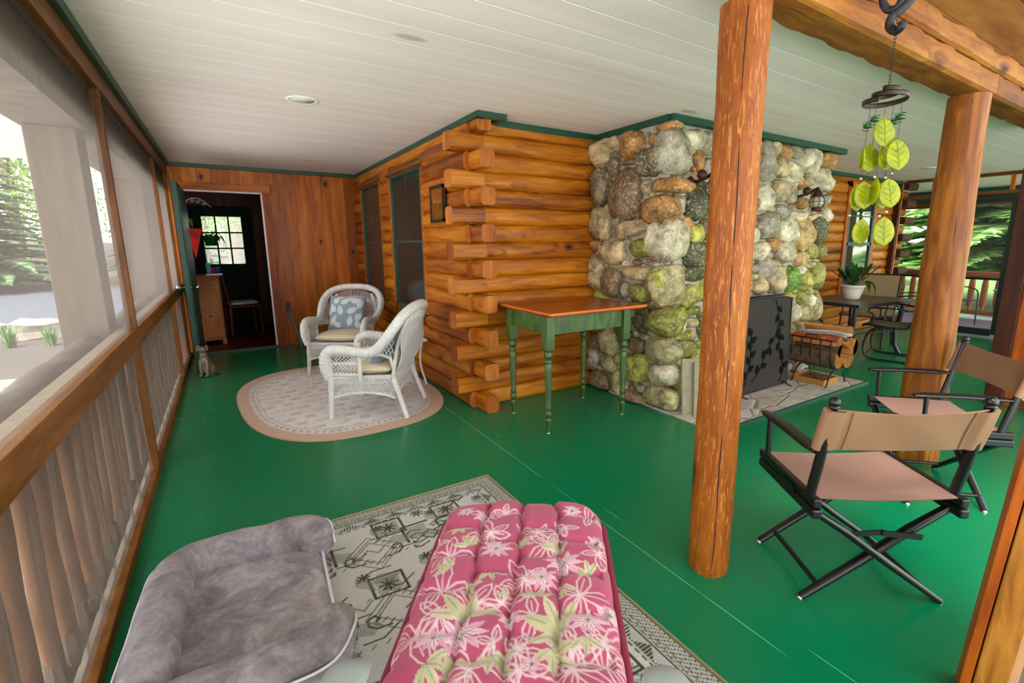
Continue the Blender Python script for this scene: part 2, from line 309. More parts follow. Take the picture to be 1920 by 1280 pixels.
# ---------------------------------------------------------------- geometry helpers
class MB:
    def __init__(s): s.v = []; s.f = []; s.m = []; s.sm = []
    def add(s, vs, fs, m=0, smooth=False, T=None):
        o = len(s.v)
        if T is not None: vs = [T @ Vector(q) for q in vs]
        s.v.extend([tuple(q) for q in vs]); s.f.extend([tuple(i+o for i in q) for q in fs])
        s.m.extend([m]*len(fs)); s.sm.extend([smooth]*len(fs)); return s
    def box(s, lo, hi, m=0, T=None, top=None):
        x0, y0, z0 = lo; x1, y1, z1 = hi
        vs = [(x0,y0,z0),(x1,y0,z0),(x1,y1,z0),(x0,y1,z0),(x0,y0,z1),(x1,y0,z1),(x1,y1,z1),(x0,y1,z1)]
        return s.add(vs, [(0,3,2,1),(4,5,6,7),(0,1,5,4),(1,2,6,5),(2,3,7,6),(3,0,4,7)], m, False, T)
    def bar(s, a, b, w, h, m=0, up=(0, 0, 1)):
        a = Vector(a); b = Vector(b); d = b-a; L = d.length; z = d.normalized(); u = Vector(up)
        if abs(z.dot(u)) > .98: u = Vector((1, 0, 0))
        x = u.cross(z).normalized(); y = z.cross(x)
        T = Matrix(((x.x, y.x, z.x, a.x), (x.y, y.y, z.y, a.y), (x.z, y.z, z.z, a.z), (0, 0, 0, 1)))
        return s.box((-w/2, -h/2, 0), (w/2, h/2, L), m, T)
    def tube(s, path, r, n=8, m=0, caps=True, closed=False, T=None, ex=2.0, flat=(1, 1), up=None, capm=None, smooth=True):
        P = [Vector(q) for q in path]; k = len(P)
        R = r if hasattr(r, '__len__') else [r]*k
        tan = []
        for i in range(k):
            a = P[(i-1) % k] if (closed or i > 0) else P[i]; b = P[(i+1) % k] if (closed or i < k-1) else P[i]
            t = (b-a); tan.append(t.normalized() if t.length > 1e-9 else Vector((0, 0, 1)))
        u = Vector(up) if up else (Vector((0, 0, 1)) if abs(tan[0].z) < .9 else Vector((1, 0, 0)))
        vs = []; nrm = (u - tan[0]*u.dot(tan[0])).normalized()
        for i in range(k):
            t = tan[i]
            nrm = (Vector(up) if up else nrm); nrm = (nrm - t*nrm.dot(t))
            nrm = nrm.normalized() if nrm.length > 1e-6 else t.orthogonal().normalized()
            bn = t.cross(nrm)
            for j in range(n):
                th = 2*PI*j/n; c, q = math.cos(th), math.sin(th)
                if ex != 2.0:
                    k_ = (abs(c)**ex+abs(q)**ex)**(-1/ex); c *= k_; q *= k_
                vs.append(P[i] + nrm*(c*R[i]*flat[0]) + bn*(q*R[i]*flat[1]))
        fs = []
        for i in range(k if closed else k-1):
            i2 = (i+1) % k
            for j in range(n): fs.append((i*n+j, i*n+(j+1) % n, i2*n+(j+1) % n, i2*n+j))
        s.add(vs, fs, m, smooth, T)
        if caps and not closed:
            s.add(vs[:n], [tuple(range(n-1, -1, -1))], m if capm is None else capm, False, T)
            s.add(vs[-n:], [tuple(range(n))], m if capm is None else capm, False, T)
        return s
    def lathe(s, prof, n=24, m=0, T=None, ex=2.0):
        vs = []; fs = []
        for r, z in prof:
            for j in range(n):
                th = 2*PI*j/n; vs.append((r*math.cos(th), r*math.sin(th), z))
        for i in range(len(prof)-1):
            for j in range(n): fs.append((i*n+j, i*n+(j+1) % n, (i+1)*n+(j+1) % n, (i+1)*n+j))
        s.add(vs, fs, m, True, T)
        s.add(vs[:n], [tuple(range(n-1, -1, -1))], m, False, T); s.add(vs[-n:], [tuple(range(n))], m, False, T)
        return s
    def ball(s, c, r, m=0, seg=16, ring=10, T=None, ex=2.0):
        r = r if hasattr(r, '__len__') else (r, r, r); vs = []; fs = []
        for i in range(ring+1):
            ph = PI*i/ring
            for j in range(seg):
                th = 2*PI*j/seg; d = (math.sin(ph)*math.cos(th), math.sin(ph)*math.sin(th), math.cos(ph))
                if ex != 2.0:
                    k = sum(abs(q)**ex for q in d)**(-1/ex); d = tuple(q*k for q in d)
                vs.append((c[0]+r[0]*d[0], c[1]+r[1]*d[1], c[2]+r[2]*d[2]))
        for i in range(ring):
            for j in range(seg): fs.append((i*seg+j, (i+1)*seg+j, (i+1)*seg+(j+1) % seg, i*seg+(j+1) % seg))
        return s.add(vs, fs, m, True, T)
    def grid(s, fn, nu, nv, m=0, smooth=True, T=None):
        vs = [fn(i/nu, j/nv) for j in range(nv+1) for i in range(nu+1)]
        fs = [(j*(nu+1)+i, j*(nu+1)+i+1, (j+1)*(nu+1)+i+1, (j+1)*(nu+1)+i) for j in range(nv) for i in range(nu)]
        return s.add(vs, fs, m, smooth, T)
    def prism(s, pts, z0, z1, m=0, T=None):
        n = len(pts); vs = [(x, y, z0) for x, y in pts]+[(x, y, z1) for x, y in pts]
        fs = [tuple(range(n-1, -1, -1)), tuple(range(n, 2*n))]+[(i, (i+1) % n, n+(i+1) % n, n+i) for i in range(n)]
        return s.add(vs, fs, m, False, T)
def obj(name, mb, mats, parent=None, bevel=0, weld=False, loc=None):
    me = bpy.data.meshes.new(name); me.from_pydata(mb.v, [], mb.f)
    for q in (mats if isinstance(mats, (list, tuple)) else [mats]): me.materials.append(MT[q] if isinstance(q, str) else q)
    me.polygons.foreach_set('material_index', mb.m); me.polygons.foreach_set('use_smooth', mb.sm); me.update()
    o = bpy.data.objects.new(name, me); COL.objects.link(o)
    if parent: o.parent = parent
    if loc: o.location = loc
    if bevel:
        md = o.modifiers.new('bevel', 'BEVEL'); md.width = bevel; md.segments = 2; md.limit_method = 'ANGLE'; md.angle_limit = .7
    return o
def tag(o, label=None, cat=None, group=None, kind=None):
    if label: o['label'] = label
    if cat: o['category'] = cat
    if group: o['group'] = group
    if kind: o['kind'] = kind
    return o
def thing(name, label, cat, loc=(0, 0, 0), rz=0, group=None):
    o = bpy.data.objects.new(name, None); COL.objects.link(o); o.empty_display_size = .1
    o.location = loc; o.rotation_euler = (0, 0, rz); return tag(o, label, cat, group)
def struct(name, mb, mats, **k): return tag(obj(name, mb, mats, **k), kind='structure')
def copy_tree(o, parent=None):
    kids = [c for c in bpy.data.objects if c.parent == o]
    c = o.copy(); COL.objects.link(c); c.parent = parent
    for k in kids: copy_tree(k, c)
    return c
def gridmesh(name, P, colr, mat, parent=None, mask=None, thick=0):
    """P (ny,nx,3) points, colr (ny,nx,3) surface colours on a regular grid"""
    ny, nx = P.shape[:2]; me = bpy.data.meshes.new(name); nv = nx*ny
    idx = np.arange(nv).reshape(ny, nx)
    q = np.stack([idx[:-1, :-1], idx[:-1, 1:], idx[1:, 1:], idx[1:, :-1]], -1).reshape(-1, 4)
    if mask is not None:
        mm = mask.reshape(-1); q = q[mm[q].all(1)]
    me.vertices.add(nv); me.vertices.foreach_set('co', P.astype(np.float32).ravel())
    me.loops.add(len(q)*4); me.loops.foreach_set('vertex_index', q.astype(np.int32).ravel())
    me.polygons.add(len(q)); me.polygons.foreach_set('loop_start', (np.arange(len(q))*4).astype(np.int32))
    me.polygons.foreach_set('use_smooth', np.ones(len(q), bool))
    me.update(calc_edges=True)
    ca = me.color_attributes.new('Col', 'FLOAT_COLOR', 'POINT')
    c4 = np.ones((nv, 4), np.float32); c4[:, :3] = colr.reshape(-1, 3); ca.data.foreach_set('color', c4.ravel())
    me.materials.append(MT[mat]); me.validate()
    o = bpy.data.objects.new(name, me); COL.objects.link(o)
    if parent: o.parent = parent
    return o
# ---- raster painting of printed and woven patterns (colour only)
class Paint:
    def __init__(s, w, h, res, base):
        s.w, s.h, s.res = w, h, res; s.nx = int(w/res)+1; s.ny = int(h/res)+1
        s.a = np.zeros((s.ny, s.nx, 3), np.float32); s.a[:] = lin(base) if isinstance(base, str) else base
        s.X, s.Y = np.meshgrid(np.linspace(0, w, s.nx), np.linspace(0, h, s.ny))
    def _win(s, x0, x1, y0, y1):
        i0 = max(0, int(x0/s.w*(s.nx-1))-1); i1 = min(s.nx, int(x1/s.w*(s.nx-1))+3); j0 = max(0, int(y0/s.h*(s.ny-1))-1); j1 = min(s.ny, int(y1/s.h*(s.ny-1))+3)
        return slice(j0, max(j0, j1)), slice(i0, max(i0, i1))
    def line(s, pts, w, c, closed=False):
        c = lin(c); pts = list(pts)+([pts[0]] if closed else [])
        for (x0, y0), (x1, y1) in zip(pts, pts[1:]):
            W = s._win(min(x0, x1)-w, max(x0, x1)+w, min(y0, y1)-w, max(y0, y1)+w); X, Y = s.X[W], s.Y[W]
            if X.size == 0: continue
            dx, dy = x1-x0, y1-y0; L = dx*dx+dy*dy+1e-12; t = np.clip(((X-x0)*dx+(Y-y0)*dy)/L, 0, 1)
            d = np.hypot(X-x0-t*dx, Y-y0-t*dy); k = np.clip((w/2-d)/s.res+.5, 0, 1)[..., None]; s.a[W] = s.a[W]*(1-k)+np.array(c)*k
    def poly(s, pts, c, hatch=None):
        c = np.array(lin(c)); P = np.array(pts); W = s._win(P[:, 0].min(), P[:, 0].max(), P[:, 1].min(), P[:, 1].max()); X, Y = s.X[W], s.Y[W]
        if X.size == 0: return
        ins = np.zeros(X.shape, bool); n = len(pts)
        for i in range(n):
            x0, y0 = pts[i]; x1, y1 = pts[(i+1) % n]
            if y0 == y1: continue
            cnd = ((Y >= min(y0, y1)) & (Y < max(y0, y1))) & (X < (x1-x0)*(Y-y0)/(y1-y0)+x0); ins ^= cnd
        if hatch:
            ins &= (((X/hatch).astype(int)+(Y/hatch).astype(int)) % 2 == 0)
        s.a[W][ins] = c
# ================================================================ the setting
H = 2.343
mb = MB(); mb.box((-.515, -2.4, -.12), (9.25, 7.44, 0)); struct('floor', mb, 'floor')
mb = MB(); mb.box((-2.0, 1.12, H), (12.4, 8, H+.06)); mb.box((-2.0, -2.4, H), (1.5, 1.12, H+.06)); mb.box((5.75, -2.4, H), (12.4, 1.12, H+.06)); struct('ceiling', mb, 'ceiling')  # left eave and near edge widened, out of view, to keep sun out
# roof over the house body so that no sky reaches behind the walls
mb = MB(); mb.box((-1.2, 7.3, H+.07), (12.4, 14, H+.2)); mb.box((1.5, 3.5, H+.07), (9.8, 7.3, H+.2)); struct('ceiling_house', mb, 'softwood')
# vaulted board ceiling of the bump-out
mb = MB()
def vz(y): return 2.425+(1.03-y)*.42
ys = [1.20-.17*i for i in range(21)]
for i in range(20):
    y0, y1 = ys[i]-.002, ys[i+1]+.002
    for x0, x1 in ((1.45, 3.9), (3.903, 5.8)):
        mb.add([(x0, y0, vz(y0)), (x1, y0, vz(y0)), (x1, y1, vz(y1)), (x0, y1, vz(y1)), (x0, y0, vz(y0)+.02), (x1, y0, vz(y0)+.02), (x1, y1, vz(y1)+.02), (x0, y1, vz(y1)+.02)],
               [(0, 1, 2, 3), (7, 6, 5, 4), (0, 4, 5, 1), (3, 2, 6, 7), (1, 5, 6, 2), (0, 3, 7, 4)])
struct('ceiling_vault', mb, 'softwood')
# perforated vent strip in the vault
v0, v1 = .60, .555
vt = thing('ceiling_vent', 'black perforated vent strip let into the varnished board ceiling', 'vent')
mb = MB()
for yy in (v0, v1-.03): mb.box((2.6, yy-.014, vz(yy)-.02), (5.7, yy, vz(yy)-.001))
obj('frame', mb, 'black', vt)
N = NT('perforated_metal'); vo = N.n('TexVoronoi', {'Vector': N.coord(), 'Scale': 160.0, 'Randomness': .1}).outputs['Distance']
MT['perf'] = N.fin(N.ramp(vo, [(.30, '#15130f'), (.38, '#b3ab98')]), .4, .3)
mb = MB(); mb.add([(2.6, v0, vz(v0)-.006), (5.7, v0, vz(v0)-.006), (5.7, v1-.04, vz(v1-.04)-.006), (2.6, v1-.04, vz(v1-.04)-.006)], [(0, 1, 2, 3)]); obj('grille', mb, 'perf', vt)

# log beams along the bump-out
def hewn(mb, a, b, hw, hh, n, seed, m=0, ex=7, amp=.003, cuts=40):
    r = random.Random(seed); a = Vector(a); b = Vector(b); P = []; R = []
    ph = [r.random()*9 for _ in range(4)]
    for i in range(cuts+1):
        t = i/cuts; q = a.lerp(b, t); P.append(q)
        R.append(1+amp/hw*(math.sin(t*37+ph[0])+math.sin(t*71+ph[1])*.7+r.uniform(-.6, .6)))
    mb.tube(P, R, n, m, ex=ex, flat=(hh, hw), up=(0, 0, 1), smooth=False)
mb = MB(); hewn(mb, (1.62, 1.115, 2.257), (3.76, 1.115, 2.257), .085, .06, 28, 3); hewn(mb, (3.768, 1.115, 2.257), (5.8, 1.115, 2.257), .085, .062, 28, 4)
o = tag(obj('beam', mb, 'beam'), 'hewn honey-coloured timber beam lying on the three porch posts', 'beam')
mb = MB(); hewn(mb, (1.62, 1.10, 2.372), (5.8, 1.10, 2.372), .075, .052, 28, 5, amp=.005, cuts=90)
tag(obj('beam', mb, 'beam'), 'axe-marked upper timber beam under the varnished board ceiling', 'beam')

# green trim at ceiling edges
def gtrim(name, a, b, t=.02, h=.045, z=H):
    t = t*1.7; mb = MB(); mb.bar((a[0], a[1], z-h/2), (b[0], b[1], z-h/2), t*2, h); struct(name, mb, 'green_trim')
gtrim('trim_1', (-.465, -1.5), (-.465, 7.40), .02, .05)
gtrim('trim_2', (-.46, 7.385), (1.72, 7.385))
gtrim('trim_3', (1.70, 7.38), (1.70, 3.42), .022, .042)
mb = MB(); mb.box((1.665, 3.39, H-.042), (1.91, 3.44, H-.0)); mb.box((1.86, 3.44, H-.042), (1.91, 3.60, H-.0)); struct('trim_4', mb, 'green_trim')
gtrim('trim_5', (1.90, 3.60), (2.95, 3.60), .02, .05)
gtrim('trim_6', (2.965, 3.6), (2.965, 2.71), .02, .05)
gtrim('trim_7', (2.945, 2.705), (5.60, 2.705), .02, .05)
gtrim('trim_8', (5.40, 3.555), (9.3, 3.555), .02, .045)

# ---------------------------------------------------------------- log walls
PITCH = .1393
def zc(i): return .068+PITCH*i
def logseg(mb, a, b, seed, hh=PITCH/2*1.05, hw=.072, ex=3.6, cap=1, n=20):
    r = random.Random(seed); L = (Vector(b)-Vector(a)).length; k = max(3, int(L/.12)); P = []; R = []
    p1, p2 = r.random()*9, r.random()*9
    for i in range(k+1):
        t = i/k; P.append(Vector(a).lerp(Vector(b), t)); R.append(1+.02*math.sin(t*L*5+p1)+.015*math.sin(t*L*11+p2))
    mb.tube(P, R, n, 0, ex=ex, flat=(hh, hw), up=(0, 0, 1), capm=cap)
XW_, YW_ = 1.70, 3.645   # centre lines of the two log walls that meet at the corner
wins = [(4.61, 5.60), (6.06, 6.95)]
mb = MB()
for i in range(17):
    z = zc(i); y0 = 3.40 if i % 2 == 0 else 3.60
    if i == 16: y0 = 3.45
    segs = [(y0, 7.42)]
    if .62 < z < 2.19:
        segs = [(y0, wins[0][0]-.02), (wins[0][1]+.02, wins[1][0]-.02), (wins[1][1]+.02, 7.42)]
    for a, b in segs:
        if i == 16: logseg(mb, (1.745, 3.62, z-.01), (1.745, b, z-.01), 9); mb.tube([(XW_+.05, 3.46, z-.02), (XW_+.05, 3.64, z-.02)], [1, 1], 20, 0, ex=7, flat=(.052, .06), up=(0, 0, 1), capm=1); continue
        if i % 2 == 0 and a == y0:
            # the notched end beyond the corner is squared off
            mb.tube([(XW_+.035, 3.39, z), (XW_+.035, 3.62, z)], [1, 1], 20, 0, ex=7, flat=(PITCH/2*.97, .062), up=(0, 0, 1), capm=1, smooth=False); a = 3.60
        logseg(mb, (XW_, a, z), (XW_, b, z), i*7+int(a*10))
mb.box((1.74, 3.75, 0), (1.80, 7.4, H), 0)
struct('wall_right', mb, ['log_y', 'log_end'])
mb = MB()
for i in range(17):
    z = zc(i)
    if i % 2 == 1:
        mb.tube([(1.515, YW_, z), (1.80, YW_, z)], [1, 1], 20, 0, ex=7, flat=(PITCH/2*.97, .073), up=(0, 0, 1), capm=1, smooth=False)
        a = 1.80
    else: a = 1.74
    logseg(mb, (a, YW_, z), (2.95, YW_, z), 300+i)
mb.box((1.8, 3.70, 0), (9.4, 3.76, H), 0)
struct('wall_middle', mb, ['log_x', 'log_end'])
mb = MB()
for i in range(17):
    z = zc(i); segs = [(5.41, 9.36)]
    if .50 < z < 2.19: segs = [(5.41, 7.66), (8.57, 9.36)]
    for a, b in segs: logseg(mb, (a, YW_, z), (b, YW_, z), 500+i+int(a))
struct('wall_far', mb, ['log_x', 'log_end'])
# corner log ends outside the far screen wall
mb = MB()
for i in range(17):
    z = zc(i)
    if i % 2 == 0: mb.tube([(9.5, 3.58, z), (9.86, 3.58, z)], [1, 1], 16, 0, ex=6, flat=(PITCH/2*.85, .07), up=(0, 0, 1), capm=0)
    else: mb.tube([(9.5, 3.66, z), (9.72, 3.66, z)], [1, 1], 16, 1, ex=2.6, flat=(PITCH/2*.9, .07), up=(0, 0, 1), capm=1)
struct('wall_corner', mb, ['brownlog', 'log_end'])

# windows in the log wall: orange casing, green sash, dark insect screen over the glass
def side_window(k, y0, y1, z0=.69, z1=2.12):
    x = 1.645
    mb = MB()   # casing
    mb.box((x-.012, y0-.07, z0-.09), (x+.05, y0, z1+.0), 0); mb.box((x-.012, y1, z0-.09), (x+.05, y1+.06, z1+.0), 0)
    mb.box((x-.035, y0-.10, z1), (x+.06, y1+.10, z1+.03), 1); mb.box((x-.012, y0-.07, z1-.02), (x+.05, y1+.06, z1+.06), 1)
    mb.box((x-.012, y0-.07, z0-.09), (x+.05, y1+.06, z0), 1)
    w = struct('window_%d' % k, mb, ['trimwood_z', 'trimwood_y'], bevel=.003)
    mb = MB(); t = .035
    for lo, hi in (((y0, z0), (y0+t, z1)), ((y1-t, z0), (y1, z1)), ((y0, z0), (y1, z0+t)), ((y0, z1-t), (y1, z1))):
        mb.box((x-.005, lo[0], lo[1]), (x+.03, hi[0], hi[1]))
    tag(obj('screen_frame', mb, 'green_door', w), 'green painted screen frame')
    mb = MB(); zm = (z0+z1)/2
    mb.box((x+.012, y0+t, zm-.012), (x+.018, y1-t, zm+.012)); mb.box((x+.0105, y0+t+.03, z0+t), (x+.015, y0+t+.05, zm)); mb.box((x+.0105, y1-t-.05, z0+t), (x+.015, y1-t-.03, zm)); mb.box((x+.0105, (y0+y1)/2-.005, zm), (x+.015, (y0+y1)/2+.005, z1-t))
    obj('sash', mb, 'darkgrey_sash' if 'darkgrey_sash' in MT else 'green_dark', w)
    mb = MB(); mb.box((x+.014, y0+t, z0+t), (x+.022, y1-t, z1-t)); obj('dark_screen', mb, 'darkglass', w)
MT['darkgrey_sash'] = plain('dark_grey_sash_bar', '#39413f', .5)  # dark grey paint of the sash bars
side_window(1, *wins[0]); side_window(2, *wins[1])
# far window (clear glass, green sash)
mb = MB(); y = 3.555; x0, x1, z0, z1 = 7.72, 8.50, .55, 2.17
mb.box((x0-.09, y, z0-.08), (x0, y+.07, z1+.08)); mb.box((x1, y, z0-.08), (x1+.09, y+.07, z1+.08)); mb.box((x0-.09, y, z1), (x1+.09, y+.07, z1+.08))
w3 = struct('window_3', mb, ['trimwood_z'], bevel=.003)
mb = MB(); t = .04; zm = 1.36
for lo, hi in (((x0, z0), (x0+t, z1)), ((x1-t, z0), (x1, z1)), ((x0, z0-.05), (x1, z0+t)), ((x0, z1-t), (x1, z1)), ((x0, zm-.025), (x1, zm+.025)), ((x0, 1.76), (x1, 1.775)), (((x0+x1)/2-.008, zm), ((x0+x1)/2+.008, z1))):
    mb.box((lo[0], y+.0, lo[1]), (hi[0], y+.04, hi[1]))
obj('sash', mb, 'green_door', w3)
mb = MB(); mb.box((x0+t, y+.02, z0+t), (x1-t, y+.028, z1-t)); obj('pane', mb, 'mirrorglass', w3)
# corner board at the end of the far log wall
mb = MB(); mb.box((9.21, 3.49, 0), (9.25, 3.60, H-.045)); struct('trim_9', mb, 'trimwood_z', bevel=.004)
mb = MB(); mb.box((9.17, 3.50, 0), (9.21, 3.60, H-.045)); struct('trim_10', mb, 'post_dark', bevel=.004)

# ---------------------------------------------------------------- end wall of knotty boards with the open doorway
YE = 7.40; DX0, DX1, DZ = -.345, .49, 2.03
mb = MB(); r = random.Random(5); x = -.52
edges = []
while x < 1.75:
    wd = r.choice([.10, .13, .15, .17, .19]); edges.append((x, min(x+wd, 1.78))); x += wd
for a, b in edges:
    g = .0025
    def bd(z0, z1, a=a, b=b):
        if z1-z0 < .01 or b-a < .012: return
        mb.add([(a+g, YE+.006, z0), (a+g+.004, YE, z0), (b-g-.004, YE, z0), (b-g, YE+.006, z0), (a+g, YE+.006, z1), (a+g+.004, YE, z1), (b-g-.004, YE, z1), (b-g, YE+.006, z1)], [(0, 1, 5, 4), (1, 2, 6, 5), (2, 3, 7, 6)])
    if b > DX0-.02 and a < DX1+.02:
        if a < DX0: bd(0, H, a, DX0)
        if b > DX1: bd(0, H, max(a, DX1), b)
        bd(DZ, H, max(a, DX0), min(b, DX1))
    else: bd(0, H)
mb.box((-.6, YE+.006, 0), (DX0, YE+.07, H)); mb.box((DX1, YE+.006, 0), (1.8, YE+.07, H)); mb.box((DX0, YE+.006, DZ), (DX1, YE+.07, H))
struct('wall_back', mb, 'plank')
mb = MB()
mb.box((DX1+.005, YE-.02, 0), (DX1+.10, YE+.0, DZ+.0), 0); mb.box((DX0-.09, YE-.02, DZ+.005), (DX1+.10, YE+.0, DZ+.095), 1); mb.box((DX0-.08, YE-.02, 0), (DX0-.01, YE, DZ+.0), 0)
dr = struct('door_1', mb, ['trimwood_z', 'trimwood_x'], bevel=.003)
mb = MB(); mb.box((DX1-.012, YE-.022, .02), (DX1+.006, YE+.04, DZ)); mb.box((DX0, YE-.022, DZ-.012), (DX1, YE+.04, DZ+.006)); tag(obj('weatherstrip', mb, 'white', dr), 'thin white weather strip')
mb = MB(); mb.box((DX0, YE-.05, 0), (DX1+.03, YE+.09, .025)); tag(obj('threshold', mb, 'green_dark', dr), 'dark green threshold')
# open green leaf with hanging coats
lf = thing('door_leaf', 'deep green door standing open against the screen wall, seen nearly edge on', 'door', (DX0-.02, YE-.03, 0), math.radians(-90.6))
LW = 1.08
mb = MB(); mb.box((0, -.0, .02), (LW, .045, DZ-.01)); obj('slab', mb, 'green_door', lf, bevel=.003)
mb = MB()
for i in range(8): mb.box((.06+i*.12, .045, .12), (.06+i*.12+.113, .053, DZ-.1))
obj('board_face', mb, 'green_door', lf)
for z in (1.55, 1.18, .5):
    mb = MB(); mb.box((.02, .046, z), (.3, .056, z+.03)); obj('strap_hinge', mb, 'iron', lf)
mb = MB(); mb.lathe([(.008, 0), (.008, .035), (.022, .045), (.027, .06), (.022, .075), (.004, .08)], 14, T=Matrix.Translation((LW-.07, .045, .93)) @ Matrix.Rotation(-PI/2, 4, 'X')); kb = obj('doorknob', mb, 'chrome', lf)
mb = MB(); mb.lathe([(.008, 0), (.008, .035), (.022, .045), (.027, .06), (.022, .075), (.004, .08)], 14, T=Matrix.Translation((LW-.07, 0, .93)) @ Matrix.Rotation(PI/2, 4, 'X')); obj('doorknob', mb, 'chrome', lf)
# ---- the little room beyond the doorway
RX0, RX1, RY1 = -.75, 1.0, 9.65
mb = MB(); mb.box((RX0, YE+.07, -.02), (RX1, RY1, .012)); struct('floor_entry', mb, 'redfloor')
mb = MB()
for i in range(12): mb.box((RX0+.001+i*.146, RY1, 0), (RX0+i*.146+.142, RY1+.03, 2.4)) if not (RX0+i*.146+.142 > -.40 and RX0+i*.146 < .46) else mb.box((RX0+i*.146+.001, RY1, 2.0), (RX0+i*.146+.142, RY1+.03, 2.4))
mb.box((RX0, RY1+.03, 0), (-.40, RY1+.06, 2.4)); mb.box((.46, RY1+.03, 0), (RX1, RY1+.06, 2.4)); mb.box((-.4, RY1+.03, 2.0), (.46, RY1+.06, 2.4))
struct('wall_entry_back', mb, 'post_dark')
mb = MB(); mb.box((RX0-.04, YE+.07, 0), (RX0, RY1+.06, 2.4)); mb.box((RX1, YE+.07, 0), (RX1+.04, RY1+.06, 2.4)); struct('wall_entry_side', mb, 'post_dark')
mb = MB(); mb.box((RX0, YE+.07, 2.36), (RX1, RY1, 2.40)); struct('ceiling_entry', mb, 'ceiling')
mb = MB(); dz0, dz1, dx0, dx1 = 1.06, 1.83, -.245, .30
for lo, hi in (((-.40, 0), (dx0, 2.0)), ((dx1, 0), (.46, 2.0)), ((dx0, 0), (dx1, dz0)), ((dx0, dz1), (dx1, 2.0))): mb.box((lo[0], RY1-.02, lo[1]), (hi[0], RY1+.03, hi[1]))
d2 = struct('door_2', mb, 'green_black')
mb = MB()
for i in (1, 2):
    xx = dx0+(dx1-dx0)*i/3; zz = dz0+(dz1-dz0)*i/3
    mb.box((xx-.012, RY1-.015, dz0), (xx+.012, RY1+.02, dz1)); mb.box((dx0, RY1-.015, zz-.012), (dx1, RY1+.02, zz+.012))
obj('muntins', mb, 'green_black', d2)
mb = MB(); mb.box((dx0, RY1, dz0), (dx1, RY1+.004, dz1)); obj('pane', mb, 'glass', d2)

# ---------------------------------------------------------------- screened wall on the driveway side
SX = -.478
mb = MB()
mb.box((SX-.04, -1.5, 2.19), (SX+.018, 7.39, H-.045), 0)                         # head board
mb.box((SX-.03, -1.5, .80), (SX+.014, 7.39, .905), 0)                             # rail board
mb.box((SX-.03, -1.5, 0), (SX+.014, 7.39, .055), 0)
mull = [-.9, 1.2, 3.57, 5.99, 7.16]
for y in mull:
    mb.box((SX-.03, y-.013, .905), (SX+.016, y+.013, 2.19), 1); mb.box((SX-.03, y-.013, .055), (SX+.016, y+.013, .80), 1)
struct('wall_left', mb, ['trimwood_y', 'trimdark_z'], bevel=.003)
mb = MB(); mb.box((SX-.075, -1.5, .888), (SX-.03, 7.39, .905)); struct('trim_11', mb, plain('pale_weathered_sill', '#9c8f76', .9, var=.15, scale=20))
mb = MB(); mb.box((SX-.02, 7.33, 0), (SX+.03, 7.39, 2.2)); struct('trim_12', mb, 'trimwood_z')
mb = MB(); k = 2
ye = [-1.5]+mull+[7.36]
for i in range(len(ye)-1):
    a, b = ye[i]+.02, ye[i+1]-.02
    for z0, z1, q in ((.905, 2.19, 0), (.055, .80, 1)):
        mb = MB()
        if q: mb.grid(lambda u, v: (SX-.012-.012*math.sin(u*(b-a)*2*PI/.23)*math.sin(PI*v)**.5-.012*math.sin(PI*v), a+(b-a)*u, z0+(z1-z0)*v), int((b-a)/.02)+4, 12)
        else: mb.grid(lambda u, v: (SX-.012, a+(b-a)*u, z0+(z1-z0)*v), 2, 2)
        k += 1; o = struct('window_%d' % (k+1), mb, 'screen_draped' if q else 'screen'); o['label'] = 'fine insect screen'
# outside: box posts, header, round rail and split balusters
OX = -.64
mb = MB(); mb.box((OX-.16, -1.5, 1.98), (OX+.10, 9.0, 2.34)); struct('trim_13', mb, 'greytimber_z')
def pst(name, lo, hi, mat, label, grp=None):
    mb = MB(); mb.box(lo, hi); return tag(obj(name, mb, mat, bevel=.006), label, 'post', grp)
pst('box_post', (OX-.14, 3.55, 0), (OX+.06, 3.78, 1.98), 'greytimber_z', 'taupe box post seen through the screen beside the driveway')
pst('box_post', (OX-.14, 6.0, 0), (OX+.06, 6.22, 1.98), 'greytimber_z', 'taupe box post outside the screen close to the open green door')
rl = thing('porch_railing', 'weathered log railing outside the insect screens with rough split balusters', 'railing', (0, 0, 0))
for a, b in ((-1.4, 3.55), (3.78, 6.0), (6.22, 8.6)):
    mb = MB(); k = 30
    mb.tube([(OX-.03, a+(b-a)*i/k, .80+.004*math.sin(i*1.3)) for i in range(k+1)], [.085+.004*math.sin(i*2.1) for i in range(k+1)], 16); obj('rail_log', mb, 'greytimber', rl)
mb = MB(); mb.box((-1.6, -1.5, -.84), (-.52, 8.6, -.30)); struct('ground_bed', mb, plain('lightened_bed', '#6e6458', .95, var=.3))  # bed colour lightened to bounce light up to the ceiling
r = random.Random(2); y = -.2
while y < 7.2:
    if not (3.5 < y < 3.84 or 5.95 < y < 6.28):
        mb = MB(); q = r.uniform(.026, .033)
        mb.tube([(OX+.045+r.uniform(-.006, .006), y+r.uniform(-.01, .01), z) for z in (.80, .6, .4, .2, .06)], [q, q*1.05, q*.98, q*1.03, q*.95], 10)
        mb.tube([(OX+.045, y, .06), (OX+.045, y, -.02), (OX+.045, y, -.09)], [q*1.0, q*1.2, q*.5], 8, 1, smooth=False)
        obj('baluster', mb, ['baluster', 'greytimber_z'], rl)
    y += .155
mb = MB(); mb.tube([(OX+.0, -1.4, -.10), (OX+.0, 8.6, -.10)], .05, 12); obj('rail_log', mb, 'greytimber', rl)

